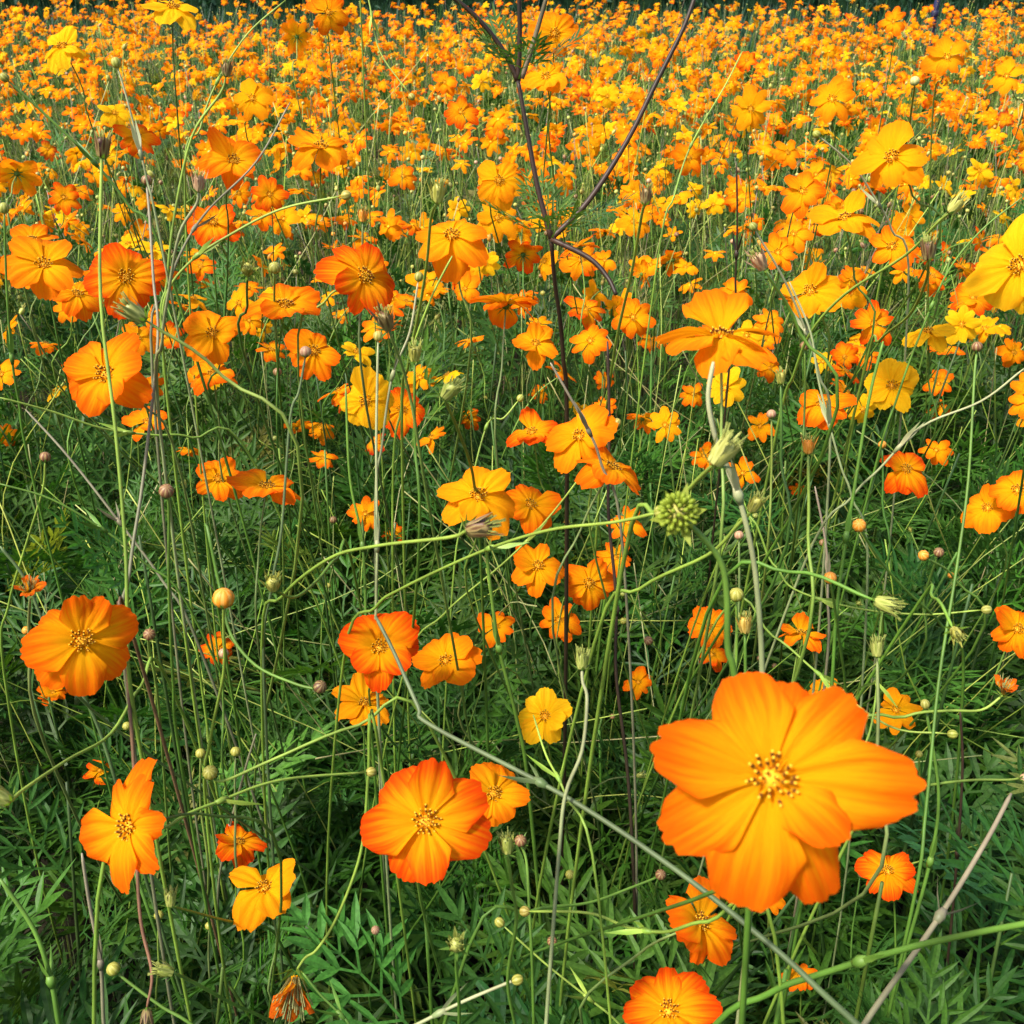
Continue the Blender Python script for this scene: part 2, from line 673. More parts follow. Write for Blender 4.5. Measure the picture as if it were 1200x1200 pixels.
def knobs_template(n, seed):
    t = T()
    rr = random.Random(seed)
    for k in range(n):
        ph = math.acos(1 - 1.25 * (k + 0.5) / n)
        th = k * 2.39996
        d = np.array((math.sin(ph) * math.cos(th), math.sin(ph) * math.sin(th), math.cos(ph)))
        b = np.array((0, 0, 0.45)) + d * 0.30
        q = rr.uniform(0.9, 1.2)
        tube(t, [b, b + d * 0.16 * q, b + d * 0.24 * q, b + d * 0.30 * q], [0.035, 0.05, 0.075, 0.03], 6)
    return t


BUD = round_bud_template()
BUD_M = to_mesh('bud', BUD, M_BUD)
BUD_LO = round_bud_template(8, 4, 4)
B_SEP = T()
bract_ring(B_SEP, 8, 0.16, 0.75, 0.15, 0.85, -0.04, 0.12, 5)
B_SEP_M = to_mesh('calyx', B_SEP, M_LEAF)
VASE = vase_template()
VASE_M = to_mesh('calyx', VASE, M_BUD)
TUFT = needles_template(22, 0.75, 0.55, 4)
TUFT_M = to_mesh('tuft', TUFT, M_STEM)
TUFT_LO = needles_template(7, 0.75, 0.55, 4, 0.05)
KNOB_M = to_mesh('seed_cluster', knobs_template(46, 6), M_LEAF)
DROOP = T()
bract_ring(DROOP, 6, 0.25, 0.7, 0.28, 1.0, 0.1, 0.3, 9)
DROOP_M = to_mesh('calyx', DROOP, M_LEAF)
LONGTUFT_M = to_mesh('tuft', needles_template(40, 1.25, 0.55, 8, 0.018, 0.45), M_STEM)

# ------------------------------------------------------------------ colours
COLS = {'O': (0.92, 0.150, 0.003), 'D': (0.86, 0.072, 0.003), 'G': (0.94, 0.325, 0.005), 'Y': (0.92, 0.56, 0.012), 'R': (0.40, 0.012, 0.006), 'Q': (0.92, 0.220, 0.004)}
LEAF_G = (0.036, 0.104, 0.015)
STEM_C = [(0.17, 0.29, 0.04), (0.11, 0.22, 0.03), (0.22, 0.33, 0.06), (0.085, 0.18, 0.03), (0.18, 0.24, 0.07)]


def vary(c, s=0.10):
    k = 1 + random.uniform(-s, s)
    return tuple(max(0.0, min(0.96, x * k * (1 + random.uniform(-s, s) * 0.7))) for x in c)


HEADS = []        # (x, y, pixel radius, depth) of every placed head; nothing nearer may be put in front by chance


def blocked(x, y, D, pad=0.0):
    for hx, hy, hr, hd in HEADS:
        if D < hd - 0.005 and (x - hx) ** 2 + (y - hy) ** 2 < (hr + pad) ** 2:
            return True
    return False


def frame_from(n, spin=0.0):
    n = np.array(n, float)
    n /= np.linalg.norm(n)
    x = RGT - n * (RGT @ n)
    if np.linalg.norm(x) < 1e-3:
        x = np.array((0, 1.0, 0))
    x /= np.linalg.norm(x)
    y = np.cross(n, x)
    m = Matrix.Identity(4)
    for i in range(3):
        m[i][0], m[i][1], m[i][2] = x[i], y[i], n[i]
    return m @ Matrix.Rotation(spin, 4, 'Z')


def stem_path(head, n, foot, ln=None):
    """leave the head along -n, bend over and run down to the ground"""
    head, n, foot = (np.array(a, float) for a in (head, n, foot))
    k = min(0.09, 0.22 * head[2])
    p1 = head - n * k * 0.5
    p2 = head - n * k - np.array((0, 0, k * 0.45))
    bow = np.array((random.uniform(-0.03, 0.03), random.uniform(-0.02, 0.03), 0))
    p3 = p2 * 0.5 + foot * 0.5 + bow
    return smooth_path([head, p1, p2, p3, foot], 5)


def add_stem(root, path, r_top, r_bot, color, sides=6):
    n = len(path)
    o = np.array(root.location)
    t = T()
    tube(t, [p - o for p in path], [0.8 * (r_top + (r_bot - r_top) * (i / (n - 1))) * (0.55 if i == 0 else 1.0) for i in range(n)], sides)
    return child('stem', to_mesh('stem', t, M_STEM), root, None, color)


def flower(head, n, size, color, label, group=None, detail=1, petals=None, foot=None, cat='flower', closed=0.0, stem_col=None):
    """a cosmos flower: eight petals, centre, calyx and the stem that carries it"""
    head, n = np.array(head, float), np.array(n, float)
    n /= np.linalg.norm(n)
    if foot is None:
        foot = np.array((head[0] - n[0] * 0.10 + random.uniform(-0.26, 0.26), head[1] + 0.42 * head[2] - n[1] * 0.06 + random.uniform(-0.12, 0.14), 0.0))
    root = thing('cosmos_flower', foot, label, cat, group)
    H = Matrix.Translation(Vector(head - foot)) @ frame_from(n, 0.0 if petals else random.uniform(0, 0.8)) @ Matrix.Diagonal((size / 2, size / 2, size / 2, 1))
    if petals is None:
        k = random.choice((7, 8, 8, 8, 8, 9))
        petals = [(360 * i / k + random.uniform(-12, 12), random.uniform(0.80, 1.08), random.uniform(-20, 26) + closed, None) for i in range(k)]
    for i, (ang, ln, lift, wd) in enumerate(petals):
        me = random.choice(PET_HI_M if detail > 1 else PET_MD_M)
        w = (wd or random.uniform(0.90, 1.14)) * ln
        m = H @ Matrix.Rotation(RAD(ang) - math.pi / 2, 4, 'Z') @ Matrix.Translation((0, 0.05, 0.012 * (i % 2) + random.uniform(0, 0.006))) @ Matrix.Rotation(RAD(lift), 4, 'X') @ Matrix.Diagonal((w, ln, ln, 1))
        child('petal', me, root, m, vary(color, 0.07))
    if detail > 1:
        d = child('flower_centre', DOME_M, root, H @ Matrix.Translation((0, 0, 0.02)))
        for fm in stamen_frames(28, 0.15, random.randrange(999)):
            child('stamen', STAMEN_M, d, fm)
    else:
        child('flower_centre', DISC_M, root, H @ Matrix.Translation((0, 0, 0.02)))
    child('calyx', CALYX_M, root, H, (0.10, 0.20, 0.04))
    add_stem(root, stem_path(head - n * size * 0.07, n, foot), 0.0008, 0.0014, stem_col or vary(random.choice(STEM_C), 0.15))
    x, y, D = project(head)
    HEADS.append((x, y, size * FPX / D * 0.46, D))
    return root


# ------------------------------------------------------------------ the setting
def sheet(name, x0, x1, y0, y1, z, mat, nx=1, ny=1, rough=0.0):
    t = T()
    V, F = [], []
    for j in range(ny + 1):
        for i in range(nx + 1):
            e = 0 if i in (0, nx) or j in (0, ny) else random.uniform(-rough, rough)
            V.append((x0 + (x1 - x0) * i / nx, y0 + (y1 - y0) * j / ny, z + e))
    for j in range(ny):
        for i in range(nx):
            a = j * (nx + 1) + i
            F.append((a, a + 1, a + nx + 2, a + nx + 1))
    t.add(V, F)
    o = bpy.data.objects.new(name, to_mesh(name, t, mat))
    COL.objects.link(o)
    o['kind'] = 'structure'
    return o


g = sheet('ground', -250, 250, -40, 420, -0.05, ground_material('lawn', (0.012, 0.035, 0.012), (0.025, 0.06, 0.018), 6.0, 0.05))
g['label'] = 'dark green lawn beyond the flower bed'
g = sheet('flower_bed_soil', -6.2, 6.2, -1.2, 8.6, 0.0, ground_material('soil', (0.010, 0.009, 0.006), (0.030, 0.026, 0.016), 22.0, 0.02), 60, 60, 0.012)
g['label'] = 'dark moist soil under the cosmos plants'

# ------------------------------------------------------------------ flowers read one by one from the photograph
# x, y, width in pixels, colour, facing (to the side, up, towards the viewer), usual width in mm, label
BIG = [(106, 0.90, 5, 0.92), (76, 0.92, -6, 0.84), (40, 0.96, 9, 0.95), (-7, 1.10, -6, 0.84), (-47, 0.74, 24, 0.95), (-72, 1.12, -12, 0.74), (-106, 1.10, -8, 0.86), (-155, 1.02, 8, 0.95), (163, 1.00, 3, 0.86)]
UNDER = [(95, 1.05, 80, 1.0), (62, 1.0, 62, 0.95), (125, 1.0, 60, 0.95), (18, 1.05, 18, 0.9), (164, 1.05, 16, 0.9), (-28, 1.05, -14, 0.9), (-62, 1.15, -46, 0.85), (-110, 1.0, -34, 0.9), (-150, 1.05, -14, 0.9)]
HERO = [
 (905, 912, 262, 'O', (0.02, 0.06, 1), 60, 'huge orange cosmos flower with golden heart and ragged broad petals'),
 (499, 963, 150, 'D', (0.05, 0.12, 1), 56, 'broad red-orange cosmos flower with overlapping frilled petals, hiding a paler one'),
 (96, 751, 124, 'O', (0.02, 0.10, 1), 54, 'wide open orange flower with eight flat petals above the reddish dry stem'),
 (154, 968, 135, 'O', (-0.62, -0.08, 0.72), 52, 'orange flower turned sideways with folded petals, crossed by a reddish dry stem'),
 (311, 1042, 92, 'G', (-0.15, 0.55, 0.80), 48, 'golden flower tilted upward above the shrivelled orange flower head'),
 (280, 989, 62, 'D', (0.05, 0.80, 0.58), 40, 'small red-orange flower opening upward behind the tilted golden flower'),
 (117, 903, 36, 'D', (-0.1, 0.3, 0.9), 34, 'tiny red-orange flower low in the leaves above the sideways orange flower'),
 (784, 1186, 106, 'D', (0.0, 0.35, 0.9), 50, 'scarlet-orange flower with yellow heart low among the leaves'),
 (818, 1082, 100, 'O', (0.62, 0.30, 0.62), 46, 'orange flower in profile under the huge orange flower, petals hanging down'),
 (1041, 1022, 68, 'D', (-0.1, 0.62, 0.72), 42, 'red-orange flower looking up from a leafy shoot beside the grey dry stem'),
 (578, 930, 82, 'Q', (0.25, 0.15, 0.95), 46, 'light orange flower half hidden behind the broad frilled red-orange flower'),
 (639, 840, 66, 'Y', (0.0, 0.25, 0.95), 42, 'lone bright yellow flower on a slim stem above the long grey-green stem'),
 (1050, 833, 54, 'G', (0.0, 0.45, 0.88), 38, 'small yellow-gold flower with narrow separate petals beside the huge orange flower'),
 (966, 812, 42, 'G', (0.0, 0.40, 0.9), 40, 'golden flower peeping over the edge of the huge orange flower'),
 (1040, 920, 60, 'O', (0.3, 0.3, 0.9), 44, 'orange flower almost covered by the side petal of the huge orange flower'),
 (445, 760, 92, 'D', (0.05, 0.22, 0.97), 50, 'deep orange flower with star-like spaced petals behind a pale dry stem'),
 (523, 775, 76, 'Q', (-0.25, 0.40, 0.88), 46, 'light orange ruffled flower beside the star-like deep orange flower'),
 (427, 826, 72, 'G', (0.0, 0.70, 0.55), 44, 'golden cupped flower below the star-like deep orange flower'),
 (581, 735, 50, 'O', (0.0, 0.35, 0.9), 40, 'small orange flower behind a leaning green stem'),
 (655, 727, 52, 'O', (0.05, 0.30, 0.95), 40, 'small round orange flower under a pair of lighter orange flowers'),
 (690, 684, 64, 'O', (0.15, 0.20, 0.95), 44, 'round orange flower crossed by the tall dark brown stem'),
 (630, 664, 66, 'Q', (0.0, 0.45, 0.88), 44, 'light orange flower resting against a round orange flower near the tall dark brown stem'),
 (720, 655, 46, 'O', (0.2, 0.60, 0.7), 42, 'orange flower partly behind the tall dark brown stem'),
 (560, 583, 94, 'G', (0.02, 0.55, 0.82), 50, 'golden-yellow flower with broad petals above a brown seed head'),
 (621, 592, 66, 'O', (0.2, 0.40, 0.88), 46, 'orange flower tucked behind the broad golden-yellow flower'),
 (736, 613, 46, 'O', (0.2, 0.45, 0.8), 40, 'orange flower beside the knobbly green seed head'),
 (430, 470, 72, 'Y', (-0.35, 0.12, 0.92), 48, 'pure yellow flower with few wide petals in front of a red-orange one'),
 (471, 481, 56, 'D', (0.1, 0.30, 0.9), 46, 'red-orange flower directly behind the pure yellow flower'),
 (624, 508, 62, 'D', (-0.1, 0.70, 0.62), 44, 'deep orange flower lying flat at the end of a row of four orange flowers'),
 (680, 513, 82, 'Q', (-0.15, 0.62, 0.72), 46, 'light orange flower in the middle of a row of four orange flowers'),
 (716, 550, 84, 'O', (0.35, 0.70, 0.35), 46, 'orange flower seen from the side with drooping petals behind a dark stem'),
 (700, 492, 42, 'Q', (0.0, 0.50, 0.8), 40, 'small light orange flower at the back of a row of four orange flowers'),
 (125, 440, 108, 'O', (-0.40, 0.32, 0.82), 54, 'large orange flower with loose petals behind a tall light green stem'),
 (172, 496, 52, 'O', (-0.2, 0.75, 0.55), 42, 'orange flower seen edge-on below the large loose-petalled orange flower'),
 (256, 562, 58, 'O', (0.05, 0.30, 0.92), 44, 'small upright orange flower beside an orange flower seen edge-on'),
 (312, 573, 82, 'O', (0.1, 0.86, 0.42), 46, 'wide orange flower seen edge-on next to a small upright orange flower'),
 (845, 398, 132, 'Q', (0.0, 0.96, -0.10), 56, 'large orange flower seen from beneath on a long curved pale stem'),
 (950, 342, 78, 'G', (-0.2, 0.42, 0.88), 50, 'golden yellow flower behind the large orange flower seen from beneath'),
 (1045, 452, 62, 'Y', (0.0, 0.22, 0.96), 46, 'round warm yellow flower crossed by thin stems near a red-orange neighbour'),
 (965, 475, 66, 'O', (-0.1, 0.60, 0.75), 44, 'orange flower with wide wing-like petals beside the round warm yellow flower'),
 (850, 455, 50, 'Y', (-0.1, 0.30, 0.9), 42, 'yellow flower behind the curved pale stem of the flower seen from beneath'),
 (1060, 550, 62, 'D', (0.45, 0.28, 0.82), 46, 'red-orange flower tilted aside below the round warm yellow flower'),
 (1097, 528, 36, 'O', (0.1, 0.40, 0.9), 38, 'small orange flower just above a tilted red-orange flower'),
 (1158, 596, 60, 'Q', (-0.2, 0.45, 0.85), 44, 'light orange flower in a cluster of three by a tall green stem'),
 (1192, 575, 62, 'O', (0.1, 0.35, 0.9), 44, 'orange flower topmost in a cluster of three by a tall green stem'),
 (1192, 738, 64, 'O', (0.2, 0.35, 0.9), 46, 'orange flower standing alone beyond a tall green stem below a cluster of three'),
 (938, 744, 60, 'O', (0.15, 0.85, 0.3), 44, 'orange flower seen edge-on below a green seed head, petals spread wide'),
 (830, 736, 56, 'O', (0.0, 0.30, 0.92), 42, 'orange flower near the curved stem of the knobbly green seed head'),
 (834, 768, 42, 'D', (0.1, 0.50, 0.8), 38, 'deep orange flower close above the huge orange flower'),
 (748, 800, 36, 'O', (0.0, 0.40, 0.88), 34, 'tiny orange flower deep in the leaves beside the tall dark brown stem'),
 (255, 760, 42, 'D', (0.0, 0.25, 0.92), 38, 'small red-orange flower below an opening orange bud'),
 (62, 812, 32, 'O', (0.0, 0.50, 0.8), 34, 'tiny orange flower peeping out under the wide open eight-petalled flower'),
 (428, 603, 42, 'O', (0.1, 0.40, 0.88), 38, 'small orange flower behind the pair of upright pale stems'),
 (462, 625, 28, 'D', (0.0, 0.40, 0.9), 32, 'tiny red-orange flower beside the upright pale grey-green stem'),
 (1196, 312, 112, 'Y', (-0.25, 0.35, 0.9), 54, 'large lemon yellow flower with wavy rim, brightest of all'),
 (1046, 186, 82, 'G', (-0.35, 0.62, 0.68), 52, 'golden flower tilted and lit through, high above the crowded orange rows'),
 (880, 128, 48, 'G', (0.0, 0.15, 0.98), 46, 'flat golden flower with eight even petals standing above the far rows'),
 (990, 258, 78, 'G', (-0.15, 0.88, 0.35), 50, 'golden flower seen edge-on with long petals held level'),
 (1046, 290, 58, 'O', (-0.2, 0.45, 0.85), 46, 'orange flower behind a slanting pale stem near a level golden flower'),
 (1024, 380, 52, 'D', (0.1, 0.35, 0.92), 44, 'red-orange flower with notched petals beside a flat yellow flower'),
 (1088, 390, 58, 'Y', (0.0, 0.85, 0.4), 44, 'flat yellow flower seen edge-on beside a red-orange flower'),
 (742, 372, 50, 'O', (0.05, 0.20, 0.97), 44, 'round orange flower facing outward by a tall thin green stem'),
 (692, 400, 48, 'O', (-0.1, 0.45, 0.88), 42, 'orange flower with blunt petals between a round one and a golden one'),
 (628, 404, 56, 'Q', (0.0, 0.60, 0.72), 44, 'golden-orange flower just below an orange flower seen from behind'),
 (593, 357, 72, 'O', (0.05, 0.75, -0.30), 46, 'orange flower seen from behind beside the foot of the dark forked stem'),
 (425, 325, 98, 'D', (0.55, 0.35, 0.72), 54, 'large red-orange flower turned aside with trailing petals'),
 (530, 278, 88, 'Q', (-0.1, 0.65, 0.65), 50, 'large light orange flower overlapping a yellow flower beside the dark forked stem'),
 (583, 256, 52, 'G', (0.2, 0.30, 0.9), 46, 'golden yellow flower touching a large light orange flower'),
 (585, 212, 58, 'G', (0.0, 0.25, 0.96), 46, 'golden flower with open face beside the dark forked stem'),
 (613, 298, 48, 'D', (0.0, 0.50, -0.6), 44, 'red-orange flower seen from the back under the fork of the dark stem'),
 (148, 325, 88, 'D', (0.05, 0.18, 0.97), 52, 'red-orange flower with a bright face and wavy petals by a tall green stem'),
 (52, 312, 84, 'Q', (-0.1, 0.55, 0.75), 50, 'light orange double flower with crowded petals beside a red-orange one'),
 (38, 283, 60, 'O', (-0.1, 0.75, 0.5), 46, 'orange flower sitting behind the light orange double flower'),
 (20, 203, 52, 'Q', (0.1, 0.35, -0.85), 46, 'golden orange flower showing its back with a dark calyx'),
 (75, 232, 38, 'D', (0.0, 0.50, 0.8), 40, 'small red-orange flower under the flower that shows its back'),
 (90, 346, 58, 'O', (0.1, 0.70, 0.6), 44, 'orange flower squeezed between a double flower and a red-orange one'),
 (250, 392, 76, 'Q', (-0.1, 0.45, 0.85), 48, 'light orange flower with spread petals behind a pale upright stem'),
 (334, 360, 86, 'O', (0.1, 0.78, 0.55), 50, 'orange flower seen from the side with one petal standing up'),
 (368, 412, 66, 'O', (0.15, 0.40, 0.88), 46, 'orange flower beneath the flower with one petal standing up'),
 (250, 440, 62, 'O', (-0.1, 0.80, 0.5), 44, 'orange flower seen edge-on below a light orange spread flower'),
 (316, 228, 42, 'D', (0.0, 0.25, 0.95), 42, 'small red-orange globe-shaped flower above crossing pale stems'),
 (250, 262, 62, 'D', (0.0, 0.60, 0.7), 46, 'red-orange flower half hidden by crossing pale stems'),
 (235, 314, 40, 'D', (0.0, 0.70, 0.6), 40, 'small flat red-orange flower under crossing pale stems'),
 (376, 174, 72, 'Q', (0.0, 0.78, 0.5), 50, 'light orange flower seen edge-on, raised above a dense orange patch'),
 (272, 190, 74, 'O', (0.1, 0.60, 0.72), 50, 'broad orange flower among pale stems in the dense patch'),
 (296, 116, 48, 'G', (0.0, 0.40, 0.9), 46, 'golden flower with full face in the dense far patch'),
 (160, 160, 50, 'D', (0.1, 0.65, 0.65), 46, 'red-orange flower beside a dark reddish seed head'),
 (74, 56, 58, 'Y', (-0.35, 0.68, 0.55), 50, 'lemon yellow flower tilted on edge above the far rows'),
 (203, 10, 64, 'Y', (0.0, 0.80, 0.45), 50, 'lemon yellow flower seen edge-on standing over the far dark grass'),
 (385, 15, 50, 'O', (0.0, 0.20, 0.97), 46, 'broad plain orange flower standing over the far dark grass'),
 (348, 43, 40, 'Q', (0.0, 0.45, -0.8), 44, 'orange flower with dark calyx seen from behind near the far dark grass'),
 (134, 133, 38, 'Y', (0.1, 0.55, 0.75), 42, 'small bright yellow flower in the dense far patch'),
 (650, 40, 58, 'Q', (0.05, 0.30, 0.92), 48, 'light orange flower beside the upper arm of the dark forked stem'),
 (640, 92, 58, 'G', (-0.1, 0.65, 0.68), 48, 'golden flower behind the upper joint of the dark forked stem'),
 (712, 113, 28, 'Y', (0.0, 0.35, 0.92), 40, 'small clear yellow flower inside the arms of the dark forked stem'),
 (564, 96, 27, 'Y', (0.1, 0.40, 0.9), 40, 'small yellow flower outside the arms of the dark forked stem'),
 (540, 132, 42, 'D', (0.1, 0.50, 0.85), 44, 'red-orange ruffled flower close to the dark forked stem'),
 (1110, 68, 52, 'Q', (0.1, 0.40, 0.85), 48, 'light orange flower with long upper petals near the far edge of the bed'),
 (975, 117, 54, 'Q', (0.0, 0.50, 0.82), 46, 'orange flower with golden upper petals beside a flat golden flower'),
 (1047, 26, 34, 'O', (0.0, 0.35, 0.92), 42, 'orange flower with cup-shaped petals at the far edge of the bed'),
 (875, 71, 26, 'D', (0.0, 0.30, 0.92), 38, 'small scarlet-orange flower in the far rows by a bent green stem'),
 (56, 175, 22, 'R', (0.0, 0.40, 0.9), 36, 'small dark crimson flower, darkest one in the bed'),
 (1178, 140, 20, 'R', (0.0, 0.40, 0.9), 36, 'small crimson withered flower in the far rows'),
 (836, 240, 26, 'Y', (-0.2, 0.30, 0.9), 40, 'small lemon yellow flower among orange ones by a dark upright stem'),
 (770, 200, 26, 'Y', (0.0, 0.70, 0.6), 40, 'small flat yellow flower near the long dark arm of the forked stem'),
 (940, 225, 54, 'O', (0.2, 0.45, 0.85), 46, 'orange flower with one petal hanging, behind slanting pale stems'),
 (930, 275, 44, 'Q', (0.0, 0.60, 0.7), 44, 'golden-orange flower next to a level golden flower'),
 (1180, 90, 40, 'G', (-0.2, 0.50, 0.8), 44, 'golden flower with pointed petals near the far edge of the bed'),
 (912, 297, 50, 'O', (0.0, 0.50, 0.8), 44, 'orange flower above the golden yellow one behind the flower seen from beneath'),
 (862, 345, 46, 'O', (0.2, 0.50, 0.8), 42, 'orange flower right behind the large flower seen from beneath'),
 (1100, 450, 34, 'O', (0.0, 0.40, 0.9), 38, 'small orange flower beyond the round warm yellow flower'),
 (1100, 480, 26, 'O', (0.0, 0.40, 0.9), 34, 'tiny orange flower below the small one beyond the warm yellow flower'),
 (550, 490, 30, 'D', (0.0, 0.40, 0.9), 36, 'small red-orange flower low between the yellow flower and the row of four'),
 (632, 461, 24, 'O', (0.0, 0.60, 0.8), 34, 'tiny orange flower above the row of four orange flowers'),
 (708, 446, 24, 'O', (0.0, 0.40, 0.9), 34, 'tiny round orange flower by the tall thin green stem'),
 (825, 535, 34, 'O', (0.0, 0.50, 0.8), 38, 'small orange flower behind the long curved pale stem'),
 (870, 555, 40, 'O', (0.2, 0.50, 0.8), 40, 'orange flower with drooping petals beside the long curved pale stem'),
 (935, 575, 22, 'D', (0.3, 0.50, 0.7), 32, 'tiny red-orange flower beside a dry grey stem'),
 (5, 510, 30, 'O', (0.3, 0.30, 0.9), 38, 'orange flower below crossing stems, beyond the large loose-petalled one'),
 (900, 1050, 44, 'Q', (0.0, 0.6, 0.7), 40, 'orange flower under the lower petals of the huge orange flower'),
 (938, 1145, 40, 'O', (0.0, 0.5, 0.8), 40, 'orange flower hidden among broad leaves below the huge flower'),
]
for i, (x, y, w, c, nn, mm, lab) in enumerate(HERO):
    D = depth_for(x, y, mm / 1000 * FPX / w, 0.40 if y > 480 else 0.50)
    size = w * D / FPX
    r = ray(x, y)
    z = -r / np.linalg.norm(r)
    up = UPV - z * (UPV @ z)
    up /= np.linalg.norm(up)
    n = RGT * nn[0] + up * nn[1] + z * nn[2]
    flower(at(x, y, D), n, size * 1.02, COLS[c], lab, 'cosmos flowers in the bed', 2 if w > 55 else 1, BIG if i == 0 else (UNDER if 'from beneath on' in lab else None))

# ------------------------------------------------------------------ buds and seed heads read from the photograph
PURP, YEL, ORA, GRN, BRN, PNK = (0.20, 0.085, 0.05), (0.30, 0.30, 0.05), (0.75, 0.27, 0.02), (0.24, 0.30, 0.06), (0.13, 0.06, 0.035), (0.42, 0.22, 0.16)
KINDN = {'b': 'flower_bud', 's': 'seed_head', 'k': 'seed_head', 'w': 'withered_flower'}


def bud(head, n, size, kind, color, label, group=None, path=None, stem_col=None, r=0.0011):
    head, n = np.array(head, float), np.array(n, float)
    n /= np.linalg.norm(n)
    if path is None:
        foot = np.array((head[0] + random.uniform(-0.20, 0.20), head[1] + 0.40 * head[2] + random.uniform(-0.10, 0.16), 0.0))
        path = stem_path(head, n, foot)
    foot = np.array(path[-1])
    root = thing(KINDN[kind], foot, label, 'bud' if kind == 'b' else ('flower' if kind == 'w' else 'seed head'), group)
    H = Matrix.Translation(Vector(head - foot)) @ frame_from(n, random.uniform(0, 6)) @ Matrix.Diagonal((size, size, size, 1))
    if kind == 'b':
        child('bud', BUD_M, root, H, color)
        child('calyx', B_SEP_M, root, H, (0.09, 0.20, 0.035))
    elif kind == 's':
        k = H @ Matrix.Diagonal((0.72, 0.72, 0.80, 1))
        child('calyx', VASE_M, root, k, color)
        child('tuft', TUFT_M, root, k, (0.42, 0.42, 0.10))
        child('bracts', B_SEP_M, root, H @ Matrix.Diagonal((0.8, 0.8, 0.6, 1)), (0.10, 0.20, 0.035))
    elif kind == 'k':
        child('bud', BUD_M, root, H @ Matrix.Diagonal((0.75, 0.75, 0.75, 1)), color)
        child('seed_cluster', KNOB_M, root, H, (0.22, 0.30, 0.035))
        child('calyx', DROOP_M, root, H, (0.20, 0.26, 0.04))
    else:
        child('calyx', B_SEP_M, root, H @ Matrix.Diagonal((0.6, 0.6, 0.6, 1)), (0.18, 0.28, 0.04))
        child('tuft', LONGTUFT_M, root, H @ Matrix.Diagonal((0.7, 0.7, 0.7, 1)), (0.45, 0.42, 0.16))
        for q in range(7):
            m = H @ Matrix.Rotation(q * 0.9, 4, 'Z') @ Matrix.Translation((0, 0.10, 0.12)) @ Matrix.Rotation(RAD(random.uniform(58, 84)), 4, 'X') @ Matrix.Diagonal((0.75, random.uniform(0.75, 1.05), 1.2, 1))
            child('petal', random.choice(PET_MD_M), root, m, vary((0.75, 0.13, 0.01), 0.15))
    add_stem(root, path, r, r * 1.5, stem_col or vary(random.choice(STEM_C), 0.15))
    x, y, D = project(head)
    HEADS.append((x, y, size * FPX / D * 0.5, D))
    return root


def down_to_ground(P):
    """continue a stem's last visible stretch down into the soil"""
    P = [np.array(p, float) for p in P]
    d = P[-1] - P[-2]
    e = P[-1]
    if e[2] > 0.02:
        h = d[:2] / (np.linalg.norm(d) + 1e-9)
        dn = d / (np.linalg.norm(d) + 1e-9)
        P.append(e + dn * 0.045 + np.array((0, 0, -0.022)))
        P.append(np.array((e[0] + h[0] * 0.12, e[1] + h[1] * 0.12 + 0.01, max(0.02, e[2] * 0.52))))
        P.append(np.array((e[0] + h[0] * 0.15, e[1] + h[1] * 0.15 + 0.02, 0.0)))
    return P


def pix_path(pts, d0, d1):
    ln = [0.0]
    for a, b in zip(pts, pts[1:]):
        ln.append(ln[-1] + math.hypot(b[0] - a[0], b[1] - a[1]))
    out = []
    for (x, y), s in zip(pts, ln):
        D = depth_for(x, y, d0 + (d1 - d0) * s / ln[-1], 0.06)
        out.append(at(x, y, D))
    return out


LG, MG, DG, GG, DRY, RED, DARK, PALE = (0.28, 0.40, 0.06), (0.13, 0.25, 0.035), (0.07, 0.14, 0.035), (0.12, 0.17, 0.07), (0.25, 0.225, 0.145), (0.24, 0.12, 0.07), (0.045, 0.026, 0.016), (0.36, 0.38, 0.20)
